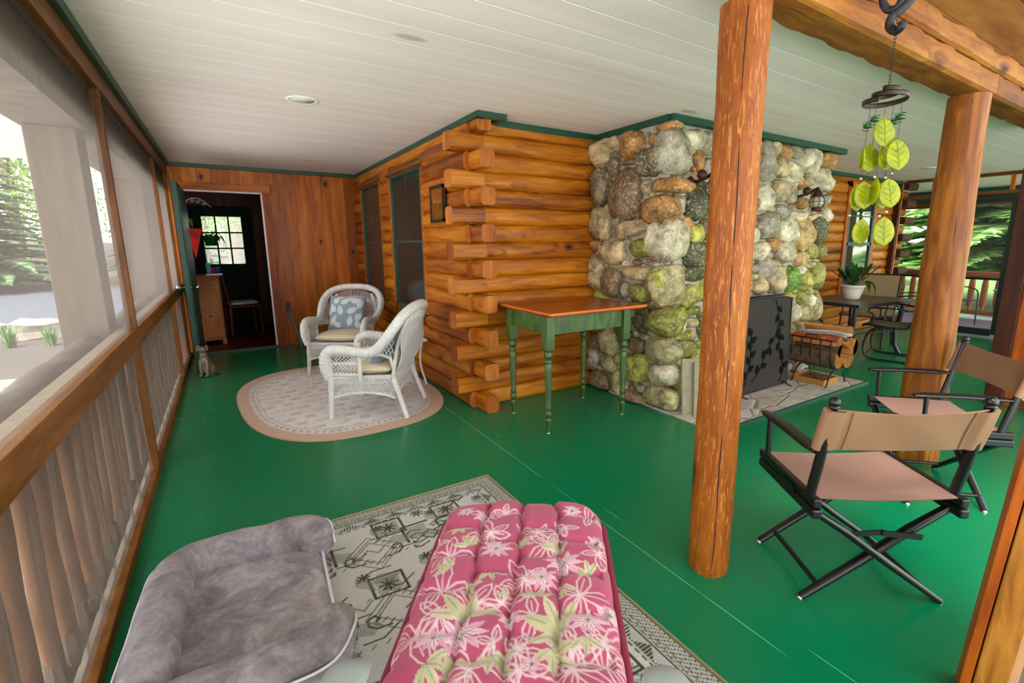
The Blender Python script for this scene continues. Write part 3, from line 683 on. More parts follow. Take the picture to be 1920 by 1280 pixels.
# ---------------------------------------------------------------- porch posts under the beam
def roundpost(name, x, y, r0, r1, z1, mat, label, seed, knots=6, crack=None, sq=2.15):
    rr = random.Random(seed); n, k = 36, 90; vs = []; fs = []
    kn = [(rr.random()*2*PI, rr.uniform(.1, z1-.1), rr.uniform(.004, .010)) for _ in range(knots)]
    ph = [rr.random()*6 for _ in range(6)]
    for i in range(k+1):
        z = z1*i/k; R = r0+(r1-r0)*i/k
        for j in range(n):
            th = 2*PI*j/n; c, s = math.cos(th), math.sin(th); q = (abs(c)**sq+abs(s)**sq)**(-1/sq)
            rad = R*q*(1+.012*math.sin(z*7+ph[0]+2*th)+.010*math.sin(z*17+ph[1]+3*th))+rr.uniform(-.0006, .0006)
            for kt, kz, ka in kn:
                d = math.hypot(math.remainder(th-kt, 2*PI)*R, (z-kz)*.8)
                if d < .1: rad += ka*math.exp(-(d/.035)**2)
            if z < .02: rad *= .97
            vs.append((rad*c, rad*s, z))
    for i in range(k):
        for j in range(n): fs.append((i*n+j, i*n+(j+1) % n, (i+1)*n+(j+1) % n, (i+1)*n+j))
    mb = MB(); mb.add(vs, fs, 0, True); mb.add(vs[:n], [tuple(range(n-1, -1, -1))], 0); mb.add(vs[-n:], [tuple(range(n))], 0)
    if crack is not None:
        pts = []; 
        for i in range(25):
            z = z1*.98*i/24+.01; R = (r0+(r1-r0)*i/24); th = crack+.10*math.sin(z*2.3)+.03*math.sin(z*9)
            pts.append(((R*1.012)*math.cos(th), (R*1.012)*math.sin(th), z))
        mb.tube(pts, [.0022]*25, 5, 1)
    o = obj(name, mb, [mat, 'blackcloth'], loc=(x, y, 0)); return tag(o, label, 'post')
roundpost('porch_post', 1.622, 1.163, .0815, .0835, 2.197, 'post', 'reddish cedar post with drawknife marks in front of the stone chimney', 11, 7, math.radians(225))
roundpost('porch_post', 3.66, 1.12, .122, .095, 2.197, 'post2', 'thick peeled log post with one long crack behind the folding chairs', 12, 9, math.radians(212), 2.3)
# corner post and screen wall on the far side of the bump-out
mb = MB(); mb.box((5.42, 1.12, 0), (5.56, 1.24, 2.197), 0)
tag(obj('porch_post', mb, 'post_dark', bevel=.005), 'dark squared post at the corner of the small screened wall by the right border', 'post')
mb = MB(); mb.box((5.46, 1.02, .0), (5.56, 1.12, 2.197), 0); mb.box((5.47, -1.4, 0), (5.56, 1.02, .09), 1); mb.box((5.47, -1.4, .82), (5.55, 1.02, .92), 1); mb.box((5.47, -1.4, 2.10), (5.55, 1.02, 2.30), 1)
mb.box((5.43, -1.4, .086), (5.47, 1.0, .096), 2)
struct('wall_bumpout', mb, ['trimwood_z', 'trimwood_y', 'white'], bevel=.003)
mb = MB(); mb.grid(lambda u, v: (5.53, 1.02-2.4*u, .09+.73*v), 2, 2); mb.grid(lambda u, v: (5.53, 1.02-2.4*u, .92+1.18*v), 2, 2); struct('window_30', mb, 'screen')
# near post of the screen wall, cut by the border of the photograph
tz = Matrix.Translation((1.750, .332, 0)) @ Matrix.Rotation(math.radians(-74), 4, 'Z') @ Matrix(((1, 0, .055, 0), (0, 1, 0, 0), (0, 0, 1, 0), (0, 0, 0, 1)))
npst = thing('screen_post', 'grained orange wooden screen post in the bottom corner beside the folding chairs', 'post')
mb = MB(); mb.box((-.012, 0, 0), (.012, .10, .99), 0, tz); obj('edge_strip', mb, 'trimwood_z', npst, bevel=.002)
N = wood('coarse_grained_fir', '#7a4512', '#a56a22', '#bd8434', 'z', .55, 40, .5, '#5a2c0a', .1, None, .4, True); MT['fir'] = N
mb = MB(); mb.box((.016, .0, 0), (.085, .10, 1.0), 0, tz); obj('board', mb, 'fir', npst, bevel=.003)
mb = MB(); mb.box((.085, .01, 0), (.105, .09, 1.0), 0, tz); tag(obj('sawn_edge', mb, plain('raw_sawn_edge', '#c8956a', .9), npst), 'pale raw sawn edge')
mb = MB(); mb.box((.105, .03, 0), (.30, .05, .97), 0, tz); tag(obj('backing_board', mb, plain('grey_mauve_board', '#7d6a63', .9, var=.2), npst), 'grey weathered backing board')

# ---------------------------------------------------------------- far screened wall with the green screen door
FX = 9.24
mb = MB()
mb.box((FX-.03, 1.2, H-.045), (FX+.03, 3.46, H-.005), 1); mb.box((FX-.03, 1.2, 2.05), (FX+.03, 3.46, 2.095), 1)
for y in (2.19, 3.0): mb.box((FX-.03, y-.022, 2.095), (FX+.03, y+.022, H-.045), 0)
mb.box((FX-.03, 3.0, 0), (FX+.03, 3.46, .05), 1); mb.box((FX-.03, 2.95, 0), (FX+.03, 3.0, 2.05), 0); mb.box((FX-.04, 1.2, 0), (FX+.03, 2.02, 2.05), 2)
struct('wall_far_screen', mb, ['trimwood_z', 'trimwood_y', 'post_dark'], bevel=.003)
mb = MB(); mb.box((FX-.02, 1.95, 2.0), (FX+.03, 2.95, 2.05), 0); mb.box((FX-.03, 2.0, 0), (FX+.03, 2.075, 2.0), 0)
d3 = struct('door_3', mb, 'green_dark')
mb = MB(); mb.box((FX-.015, 2.08, .06), (FX+.015, 2.16, 1.99)); mb.box((FX-.015, 2.87, .06), (FX+.015, 2.94, 1.99)); mb.box((FX-.015, 2.16, .03), (FX+.015, 2.87, .13)); mb.box((FX-.015, 2.16, 1.93), (FX+.015, 2.87, 1.99))
obj('frame', mb, 'green_dark', d3, bevel=.003)
mb = MB(); mb.box((FX-.02, 2.1, .84), (FX+.02, 3.46, .875)); obj('push_bar', mb, 'black', d3)
for z in (.12, .9):
    mb = MB(); mb.box((FX-.04, 2.06, z), (FX-.028, 2.09, z+.09)); obj('hinge', mb, 'brass', d3)
mb = MB(); mb.box((FX-.06, 1.95, 0), (FX+.05, 2.97, .022)); obj('sill', mb, 'deckfloor', d3)
mb = MB(); mb.grid(lambda u, v: (FX, 2.16+.71*u, .13+1.80*v), 1, 1)
MT['thinscreen'] = None
N = NT('thin_far_screen'); t_ = N.n('BsdfTransparent'); d_ = N.n('BsdfDiffuse', {'Color': C4('#9aa39a')}); mx = N.n('MixShader', {0: .10, 1: t_.outputs[0], 2: d_.outputs[0]}); N.t.links.new(mx.outputs[0], N.out.inputs[0]); MT['thinscreen'] = N.m
obj('screen', mb, 'thinscreen', d3)

# ---------------------------------------------------------------- deck, lawn and driveway outside
mb = MB(); mb.box((9.3, -1, -.13), (12.0, 5.2, -.02)); struct('floor_deck', mb, 'deckfloor')
mb = MB(); mb.box((11.55, -1, 2.12), (11.75, 6, H)); struct('trim_14', mb, ['green_trim']); mb = MB(); mb.box((11.5, -1, 2.03), (11.7, 6, 2.12)); struct('trim_15', mb, ['trimwood_y'])
rr_ = thing('deck_railing', 'stained log railing with shaped balusters at the edge of the outer deck', 'railing')
mb = MB(); mb.tube([(11.6, -.9+.3*i, .80) for i in range(22)], [.05+.003*(i % 3) for i in range(22)], 14); obj('top_rail', mb, 'deckwood', rr_)
mb = MB(); mb.tube([(11.6, -.9+.3*i, .10) for i in range(22)], [.045]*22, 14); obj('bottom_rail', mb, 'deckwood', rr_)
bprof = [(.022, .10), (.030, .14), (.022, .17), (.045, .235), (.050, .30), (.050, .60), (.044, .68), (.026, .74), (.026, .79)]
bm0 = MB(); bm0.lathe(bprof, 12)
for i in range(26):
    y = .3+i*.185
    if i == 0: b0 = obj('baluster', bm0, 'deckwood_z', rr_, loc=(11.6, y, 0))
    else: c = b0.copy(); COL.objects.link(c); c.location = (11.6, y, 0)
# ground pieces
def slabobj(name, pts, z0, z1, mat, label=None, cat=None, kind='structure'):
    mb = MB(); mb.prism(pts, z0, z1); return tag(obj(name, mb, mat), label, cat, None, kind)
slabobj('ground_lawn', [(12.0, -40), (70, -40), (70, 60), (12.0, 60)], -.6, -.45, 'grass')
slabobj('ground_bounce_rear', [(-30, -40), (11.9, -40), (11.9, -2.2), (-30, -2.2)], -.7, -.45, 'patio')  # pale ground added behind the camera to bounce sunlight onto the ceiling
slabobj('ground_bounce_left', [(-30, -2.2), (-1.6, -2.2), (-1.6, 4.8), (-4.4, 14), (-30, 14)], -.86, -.70, 'patio')  # unseen pale ground added at left, reflects sun up through the screens
slabobj('ground_yard', [(-60, -2.2), (12.0, -2.2), (12.0, 16.3), (-60, 16.3)], -.86, -.72, 'ground')
slabobj('ground_driveway', [(-60, 16.3), (12.0, 16.3), (12.0, 30.3), (-60, 30.3)], -.86, -.70, 'asphalt')
mb = MB()
def hf(x, y): return -.72+max(0, (y-31))*.06+.25*math.sin(x*.3)*min(1, max(0, (y-31)/8))
mb.grid(lambda u, v: (-70+82*u, 30.2+40*v, hf(-70+82*u, 30.2+40*v)), 30, 20); struct('ground_slope', mb, 'slope')
# stone edging of the driveway and the dry-laid garden wall
rs = random.Random(4)
def rock(mb, c, r, m=0, seed=0, lev=1):
    q = random.Random(seed); a, b, d = q.random()*6, q.random()*6, q.random()*6
    seg, ring = (10, 6) if lev else (14, 9); vs = []; fs = []
    for i in range(ring+1):
        ph = PI*i/ring
        for j in range(seg):
            th = 2*PI*j/seg; dd = [math.sin(ph)*math.cos(th), math.sin(ph)*math.sin(th), math.cos(ph)]
            k = sum(abs(x)**3.2 for x in dd)**(-1/3.2); w = 1+.12*math.sin(3*dd[0]+a)+.10*math.sin(4*dd[1]+b)+.08*math.sin(5*dd[2]+d)
            vs.append(tuple(c[e]+r[e]*dd[e]*k*w for e in range(3)))
    for i in range(ring):
        for j in range(seg): fs.append((i*seg+j, (i+1)*seg+j, (i+1)*seg+(j+1) % seg, i*seg+(j+1) % seg))
    mb.add(vs, fs, m, False)
edge = thing('stone_edging', 'low edging of pale boulders along the near side of the driveway', 'edging', (0, 0, 0))
mb = MB(); x = -9
while x < 3: 
    wd = rs.uniform(.45, 1.1); rock(mb, (x, 15.6+rs.uniform(-.2, .2), -.55), (wd*.55, .35, rs.uniform(.22, .34)), 0, rs.random()); x += wd
obj('boulders', mb, 'fieldstone', edge)
gw = thing('garden_wall', 'dry-laid wall of flat pale fieldstones in the yard by the driveway', 'wall', (0, 0, 0))
mb = MB()
for lay in range(7):
    x = -6
    while x < 1.5:
        wd = rs.uniform(.3, .9); rock(mb, (x, 9.4-lay*.32+rs.uniform(-.1, .1)+(x+3)*-.1, -.62+.0*lay), (wd*.6, .26, rs.uniform(.10, .16)), 0, rs.random()); x += wd
obj('stones', mb, 'fieldstone', gw)
def tuft(x, y, z, s, label):
    mb = MB(); q = random.Random(int(x*100))
    for i in range(70):
        a = q.random()*2*PI; L = s*q.uniform(.6, 1.1); lean = q.uniform(.1, .7); bx, by = x+q.uniform(-.12, .12)*s, y+q.uniform(-.12, .12)*s
        pts = [(bx+math.cos(a)*lean*L*t*t, by+math.sin(a)*lean*L*t*t, z+L*(t-.25*t*t*lean)) for t in (0, .5, 1)]
        wv = .02*s; n = (-math.sin(a)*wv, math.cos(a)*wv)
        mb.add([(pts[0][0]-n[0], pts[0][1]-n[1], pts[0][2]), (pts[0][0]+n[0], pts[0][1]+n[1], pts[0][2]), (pts[1][0]+n[0], pts[1][1]+n[1], pts[1][2]), (pts[1][0]-n[0], pts[1][1]-n[1], pts[1][2]), pts[2]], [(0, 1, 2, 3), (3, 2, 4)])
    tag(obj('grass_clump', mb, 'flagstone_moss'), label, 'plant')
tuft(-3.9, 14.2, -.72, .55, 'fresh green clump beside the boulder edging at the left border'); tuft(-3.25, 14.0, -.72, .5, 'small green clump standing among the boulders below the driveway')
tuft(-2.6, 14.2, -.72, .5, 'green clump next to the taupe box post below the driveway'); tuft(-2.35, 6.6, -.72, .4, 'leafy clump growing below the flat fieldstones of the garden wall')

# trees
def conifer(name, x, y, z, h, spread, mat, label, seed, nb=70, zmin=.06, group=None, droop=.25, ndl=1.0):
    q = random.Random(seed); t = thing(name, label, 'tree', (x, y, z), 0, group)
    mb = MB(); mb.tube([(0, 0, 0), (0, 0, h*.4), (.05, 0, h)], [h*.02, h*.014, h*.003], 8); obj('trunk', mb, 'trunk', t)
    vs = []; fs = []
    for b in range(nb):
        f = zmin+(1-zmin)*(b/nb)**1.15; zz = h*f; L = spread*(1-f)**.8*q.uniform(.75, 1.1)+.15; az = b*2.4+q.uniform(-.3, .3)
        ns = max(4, int(L*7*ndl))
        for i in range(ns):
            u = (i+.6)/ns; px = L*u; dz = -droop*L*u*u+.12*L*u; sw = .34*L*(1-u)*1.0+.12
            for sd in (-1, 1):
                for rep in range(2):
                    ln = sw*q.uniform(.6, 1.1); ang = sd*q.uniform(.7, 1.25); c, s_ = math.cos(az), math.sin(az)
                    ex, ey = px+ln*math.cos(ang), ln*math.sin(ang); dzz = dz-q.uniform(.02, .22)*ln
                    wv = q.uniform(.03, .06)*(h/9)**.5*1.6; nx_, ny_ = -math.sin(ang)*wv, math.cos(ang)*wv
                    P = [(px-nx_, -ny_, dz), (px+nx_, ny_, dz+.03), ((px+ex)/2+nx_*1.6, ey/2+ny_*1.6, (dz+dzz)/2+.03), (ex, ey, dzz), ((px+ex)/2-nx_*1.6, ey/2-ny_*1.6, (dz+dzz)/2-.02)]
                    o = len(vs); vs += [(c*a-s_*bb, s_*a+c*bb, zz+d_) for a, bb, d_ in P]; fs.append((o, o+1, o+2, o+3, o+4))
    mb = MB(); mb.add(vs, fs); obj('foliage', mb, mat, t); return t
def broadleaf(name, x, y, z, h, rad, mat, label, seed, n=2600, trunk_r=.14, group=None, base=.35):
    q = random.Random(seed); t = thing(name, label, 'tree', (x, y, z), 0, group)
    mb = MB(); mb.tube([(0, 0, 0), (.05, 0, h*.5), (0, .05, h*.9)], [trunk_r, trunk_r*.8, trunk_r*.2], 10)
    for i in range(7):
        a = q.random()*6.28; zz = h*(base+.07*i); mb.tube([(0, 0, zz), (math.cos(a)*rad*.4, math.sin(a)*rad*.4, zz+h*.1), (math.cos(a)*rad*.8, math.sin(a)*rad*.8, zz+h*.17)], [trunk_r*.35, trunk_r*.2, .02], 6)
    obj('trunk', mb, 'trunk', t); mb = MB(); cl = [(q.gauss(0, .38)*rad, q.gauss(0, .38)*rad, h*(base+.08+(.95-base)*q.random())) for _ in range(26)]
    vs = []; fs = []
    for i in range(n):
        c = cl[i % 26]; p = [c[0]+q.gauss(0, .22)*rad, c[1]+q.gauss(0, .22)*rad, c[2]+q.gauss(0, .06)*h]; s_ = q.uniform(.07, .13)*(h/8)**.5
        a = Euler((q.random()*6, q.random()*6, q.random()*6)).to_matrix(); o = len(vs)
        for dx, dy in ((-1, 0), (0, -.6), (1, 0), (0, .6)): 
            d_ = a @ Vector((dx*s_, dy*s_, 0)); vs.append((p[0]+d_.x, p[1]+d_.y, p[2]+d_.z))
        fs.append((o, o+1, o+2, o+3))
    mb.add(vs, fs); obj('foliage', mb, mat, t); return t
# beyond the deck
conifer('spruce_tree', 18.5, 4.1, -.5, 11, 4.6, 'needles_r', 'big drooping spruce beyond the deck railing, framed by the green screen door', 21, 190, .10, ndl=2.4)
conifer('spruce_tree', 25.0, 10.2, -.5, 13, 4.0, 'needles_r', 'bluish spruce beyond the corner log ends', 22, 150, .10, ndl=2.0)
conifer('spruce_tree', 28, -2.5, -.5, 12, 4.5, 'needles_r', 'tall spruce behind the right edge of the screen door', 23, 90, .03)
broadleaf('garden_bush', 14.0, 7.6, -.45, 2.2, 1.1, 'leaves', 'yellow-green bush at lawn level near the deck railing', 24, 1600, .04, base=.05)
for i, (x, y) in enumerate(((28.5, 6), (37, 3), (36.5, 12), (30, 19))):
    if i == 0: ft = broadleaf('woodland_tree', x, y, -.5, 10, 3.5, 'leaves', 'pale spring tree far across the lawn', 40, 2600, .2, 'trees across the lawn')
    else:
        c = copy_tree(ft); c.location = (x, y, -.5); c.rotation_euler = (0, 0, i*1.3)
# across the driveway
conifer('spruce_tree', -9.2, 22.5+10, -.4, 9, 4.0, 'needles2', 'wide spruce across the driveway at the left border', 31, 130, .02, ndl=1.3)
cn = [(-2.2, 34.5, 9, 'needles', 'green spruce across the driveway behind the taupe box post'), (-17.0, 35.5, 12, 'needles2', 'tall spruce on the slope beyond the wide one at the left border')]
for i, (x, y, h, m, lb) in enumerate(cn): conifer('spruce_tree', x, y, hf(x, y)-.1, h, 3.6, m, lb, 50+i, 80, .04)
bl = [(-10.5, 43), (-21.5, 44), (.5, 44.5), (-16, 53.5), (-5.2, 54), (6, 55)]
for i, (x, y) in enumerate(bl):
    if i == 0: bt = broadleaf('woodland_tree', x, y, hf(x, y), 17, 4.2, 'leaves', 'spring woodland tree on the slope above the driveway', 60, 5600, .3, 'woodland trees above the driveway', .06)
    else: c = copy_tree(bt); c.location = (x, y, hf(x, y)); c.rotation_euler = (0, 0, i*.9)
# seen through the panes of the far door
mb = MB(); mb.tube([(0, 0, -.5), (0, 0, 3), (.2, 0, 9)], [.62, .48, .35], 16)
tag(obj('tree_trunk', mb, 'trunk', loc=(.75, 31, -.3)), 'thick grey trunk seen through the panes of the entry door', 'tree')
broadleaf('yard_tree', -.6, 27, -.7, 5.5, 2.2, 'leaves', 'leafy tree filling the upper panes of the entry door', 71, 1800, .08, None, .3)
# stones of the chimney: face, position along it, height, width, height, tone
STN = """L 3.478 2.168 0.269 0.237 t;L 3.341 2.24 0.127 0.103 t;L 3.107 2.185 0.332 0.226 b;L 2.85 2.184 0.171 0.099 b;L 2.732 2.26 0.226 0.071 b;L 2.892 2.008 0.253 0.235 d;F 3.054 2.073 0.356 0.349 g;F 3.256 2.198 0.216 0.182 l;F 3.455 2.192 0.167 0.209 g;L 3.319 2.133 0.163 0.081 d;L 3.316 2.035 0.154 0.174 d;L 3.478 1.875 0.272 0.316 d;L 3.151 2.053 0.238 0.045 d;L 3.148 1.793 0.361 0.459 w;L 2.914 1.828 0.14 0.142 t;L 2.678 1.821 0.338 0.124 b;F 3.321 2.039 0.102 0.16 b;F 3.456 1.996 0.177 0.175 g;F 3.314 1.919 0.137 0.087 t;L 2.783 1.645 0.327 0.215 b;F 3.091 1.679 0.155 0.183 g;F 3.323 1.722 0.312 0.343 e;L 3.376 1.662 0.113 0.133 t;L 3.469 1.562 0.314 0.292 t;L 3.101 1.496 0.419 0.151 t;L 2.848 1.462 0.1 0.128 b;F 3.045 1.4 0.399 0.331 l;F 3.218 1.541 0.119 0.111 b;F 3.32 1.452 0.175 0.171 y;F 3.442 1.488 0.163 0.207 d;L 3.553 1.361 0.163 0.109 b;L 3.307 1.3 0.374 0.234 t;L 2.952 1.333 0.324 0.16 m;F 3.365 1.244 0.34 0.304 e;L 3.527 1.168 0.224 0.246 t;L 2.835 1.222 0.186 0.068 g;F 4.241 2.106 0.247 0.383 g;F 4.376 2.24 0.221 0.12 t;F 4.552 2.214 0.184 0.135 b;F 4.727 2.237 0.216 0.125 g;F 5.001 2.184 0.32 0.247 l;F 5.248 2.219 0.202 0.16 b;F 5.417 2.213 0.182 0.203 b;F 4.48 2.083 0.194 0.21 t;F 4.686 2.054 0.335 0.209 l;F 5.254 2.056 0.299 0.162 l;F 4.863 1.962 0.15 0.131 b;F 5.013 1.985 0.155 0.106 t;F 5.438 1.985 0.255 0.181 l;F 4.48 1.862 0.276 0.227 t;F 4.243 1.787 0.24 0.26 l;F 4.698 1.841 0.242 0.169 l;F 4.922 1.778 0.204 0.134 b;F 4.753 1.732 0.148 0.059 b;F 4.391 1.692 0.136 0.076 t;F 4.581 1.673 0.261 0.156 g;F 4.336 1.531 0.349 0.257 g;F 4.719 1.496 0.37 0.256 l;F 4.933 1.643 0.219 0.109 l;F 4.779 1.652 0.124 0.08 l;F 4.992 1.465 0.262 0.32 c;F 5.278 1.524 0.306 0.285 e;F 5.421 1.656 0.171 0.186 l;F 5.227 1.644 0.329 0.084 t;F 4.267 1.304 0.246 0.195 l;F 4.476 1.362 0.211 0.146 b;F 4.704 1.286 0.347 0.247 l;F 4.985 1.212 0.251 0.157 c;F 5.171 1.295 0.165 0.173 y;F 5.37 1.278 0.201 0.162 m;F 5.417 1.814 0.199 0.127 g;F 5.227 1.148 0.195 0.074 t;F 4.357 1.145 0.276 0.214 g;F 4.201 1.145 0.153 0.09 g;F 4.586 1.02 0.252 0.287 t;F 4.843 1.029 0.249 0.286 k;F 4.319 0.967 0.238 0.177 t;F 5.03 1.091 0.13 0.09 l;F 5.105 0.988 0.227 0.224 y;F 5.327 1.03 0.237 0.332 y;F 4.848 0.841 0.251 0.1 y;F 5.067 0.838 0.151 0.092 m;F 5.292 0.804 0.158 0.063 l;L 3.524 1.063 0.247 0.259 t;L 3.306 1.033 0.27 0.277 w;L 2.998 1.131 0.367 0.129 t;L 3.123 0.978 0.116 0.148 g;L 2.935 0.96 0.252 0.168 m;F 3.006 1.043 0.361 0.338 u;F 3.338 1.124 0.315 0.143 e;F 3.284 0.944 0.234 0.197 y;F 3.472 0.96 0.113 0.188 y;L 3.51 0.595 0.228 0.134 b;L 3.367 0.644 0.13 0.159 g;L 2.915 0.746 0.18 0.249 e;L 2.682 0.751 0.327 0.238 m;F 3.206 0.707 0.126 0.173 l;F 3.334 0.702 0.14 0.108 u;F 3.365 0.8 0.221 0.081 m;F 3.178 0.828 0.153 0.059 m;F 3.478 0.668 0.125 0.249 m;L 3.308 0.479 0.255 0.304 u;L 3.529 0.442 0.208 0.166 d;L 2.968 0.51 0.205 0.122 w;L 2.71 0.504 0.36 0.212 u;F 3.263 0.473 0.228 0.165 m;F 3.177 0.591 0.174 0.06 y;F 3.323 0.588 0.13 0.103 y;F 3.452 0.498 0.125 0.07 m;L 3.548 0.27 0.176 0.261 g;L 3.311 0.259 0.215 0.191 t;L 2.949 0.308 0.27 0.26 y;L 2.681 0.301 0.234 0.195 l;F 3.413 0.357 0.207 0.227 m;F 3.223 0.363 0.217 0.069 y;L 3.449 0.068 0.319 0.214 w;L 3.22 0.117 0.146 0.263 u;L 2.983 0.018 0.364 0.183 w;L 2.695 0.104 0.356 0.198 u;L 3.125 0.067 0.202 0.173 t;F 5.084 0.811 0.196 0.132 m;F 5.261 0.758 0.157 0.126 l;F 4.835 0.819 0.272 0.12 y;F 4.934 0.66 0.22 0.197 l;F 5.16 0.641 0.247 0.211 u;F 5.387 0.674 0.194 0.309 u;F 4.924 0.465 0.148 0.184 y;F 5.068 0.484 0.152 0.152 t;F 4.874 0.24 0.206 0.305 g;F 5.073 0.112 0.247 0.28 g;F 4.873 0.073 0.207 0.155 g"""
TONE = dict(t='#aa966e', b='#9a6c34', d='#665840', g='#8c8470', w='#765e42', l='#bab092', m='#7a7a2e', y='#94903c', e='#4a4a28', u='#988c60', c='#b0905a', k='#54801c')
CX, CY, CXE = 2.955, 2.745, 5.40      # mortar faces of the chimney
FB0, FB1, FBZ = 3.62, 4.80, .872      # firebox opening
chim = thing('stone_chimney', 'tall rounded fieldstone chimney with an open hearth between the log walls', 'chimney')
mb = MB()
mb.box((CX, CY, 0), (FB0, 3.6, H-.003)); mb.box((FB1, CY, 0), (CXE, 3.6, H-.003)); mb.box((FB0, CY, FBZ), (FB1, 3.6, H-.003)); mb.box((FB0, 3.3, 0), (FB1, 3.6, FBZ))
obj('mortar', mb, 'mortar', chim)
mb = MB(); mb.box((FB0-.002, CY+.02, 0), (FB0+.03, 3.3, FBZ)); mb.box((FB1-.03, CY+.02, 0), (FB1+.002, 3.3, FBZ)); mb.box((FB0, 3.27, 0), (FB1, 3.302, FBZ)); obj('firebox_lining', mb, 'firebrick', chim)
mb = MB(); mb.box((FB0-.02, CY-.01, FBZ-.028), (FB1+.02, CY+.12, FBZ)); tag(obj('lintel', mb, 'soot', chim), 'sooty iron lintel')
def stone_mesh(entries):
    ico = bmesh.new(); bmesh.ops.create_icosphere(ico, subdivisions=4, radius=1); V = np.array([v.co[:] for v in ico.verts]); Fc = np.array([[v.index for v in f.verts] for f in ico.faces]); ico.free()
    vs = []; fs = []; cs = []; rg = np.random.RandomState(3)
    for face, u, z, w_, h_, tone in entries:
        e = rg.uniform(2.1, 3.0); k = (np.abs(V)**e).sum(1)**(-1/e); P = V*k[:, None]
        d = np.ones(len(V))
        for _ in range(5):
            ax = rg.normal(size=3); ax /= np.linalg.norm(ax); d += rg.uniform(.02, .07)*np.sin((V@ax)*rg.uniform(2, 5)+rg.uniform(0, 6))
        for _ in range(7):   # chipped facets
            ax = rg.normal(size=3); ax /= np.linalg.norm(ax); cut = rg.uniform(.78, .95); q = V@ax
            d = np.minimum(d, np.where(q > .3, cut*1.12/np.maximum(q, .3), 9))
        for _ in range(5):
            ax = rg.normal(size=3)*7; d += .016*np.sin(V@ax*1.3+rg.uniform(0, 6))
        P = P*d[:, None]; a = rg.uniform(-.18, .18); dep = min(.13, .35*min(w_, h_)+.045)
        X, Y, Z = P[:, 0]*w_*.5, P[:, 1]*dep, P[:, 2]*h_*.5
        X, Z = X*math.cos(a)-Z*math.sin(a), X*math.sin(a)+Z*math.cos(a)
        Z = np.clip(z+Z, .012, H-.05)
        pr = .35*dep
        if face == 'F': Q = np.stack([u+X, CY+Y-0*pr+.02, Z], 1)
        else: Q = np.stack([CX+Y+.02, u-X, Z], 1)
        o = sum(len(a_) for a_ in vs); vs.append(Q); fs.append(Fc+o)
        c = np.array(lin(TONE[tone]))*rg.uniform(.85, 1.15)
        cs.append(np.tile(c, (len(Q), 1)))
    V_ = np.concatenate(vs); F_ = np.concatenate(fs); Cc = np.concatenate(cs)
    me = bpy.data.meshes.new('stonework'); me.vertices.add(len(V_)); me.vertices.foreach_set('co', V_.astype(np.float32).ravel())
    me.loops.add(F_.size); me.loops.foreach_set('vertex_index', F_.astype(np.int32).ravel()); me.polygons.add(len(F_)); me.polygons.foreach_set('loop_start', (np.arange(len(F_))*3).astype(np.int32))
    me.polygons.foreach_set('use_smooth', np.ones(len(F_), bool)); me.update(calc_edges=True)
    ca = me.color_attributes.new('Col', 'FLOAT_COLOR', 'POINT'); c4 = np.ones((len(V_), 4), np.float32); c4[:, :3] = Cc; ca.data.foreach_set('color', c4.ravel()); me.materials.append(MT['stone'])
    o = bpy.data.objects.new('stonework', me); COL.objects.link(o); return o
ent = []
for e in STN.split(';'):
    f_, u, z, w_, h_, t_ = e.split(); u, z, w_, h_ = map(float, (u, z, w_, h_))
    if f_ == 'F': u = min(max(u, 2.97+w_*.2), 5.43-w_*.35)
    ent.append((f_, u, z, w_*1.0, h_*1.0, t_))
rf = random.Random(9)
def fill(face, u0, u1, tones):
    for big in (.20, .15, .11, .075, .05):
        for _ in range(900):
            u, z = rf.uniform(u0, u1), rf.uniform(.03, 2.26); w_, h_ = big*rf.uniform(.8, 1.5), big*rf.uniform(.7, 1.2)
            if face == 'F' and FB0-w_*.4 < u < FB1+w_*.4 and z < FBZ+h_*.45: continue
            if all(f2 != face or ((u-a)/((w_+c)*.5))**2+((z-b)/((h_+d)*.5))**2 > .82 for f2, a, b, c, d, t2 in ent): ent.append((face, u, z, w_, h_, rf.choice(tones if z < 1.2 else 'tgbdlw')))
fill('L', 2.74, 3.56, 'tgydwu'); fill('F', 2.98, 5.38, 'tgymueu')
so_ = stone_mesh(ent); so_.parent = chim
# stones along the lintel keep the opening square
mb = MB(); mb.box((CX-.05, 2.09, -.0), (5.24, CY+.55, .016)); hrt = tag(obj('hearth', mb, 'hearth', bevel=.004), 'flagstone hearth slab set level in the green floor before the chimney', 'hearth')
mb = MB(); mb.box((CX-.055, 2.072, 0), (5.26, 2.09, .018)); mb.box((5.24, 2.09, 0), (5.26, CY, .018)); obj('edge_trim', mb, 'green_door', hrt)

MT['soot_black'] = plain('matt_black_cutout', '#0c0c0d', .9, spec=.1)
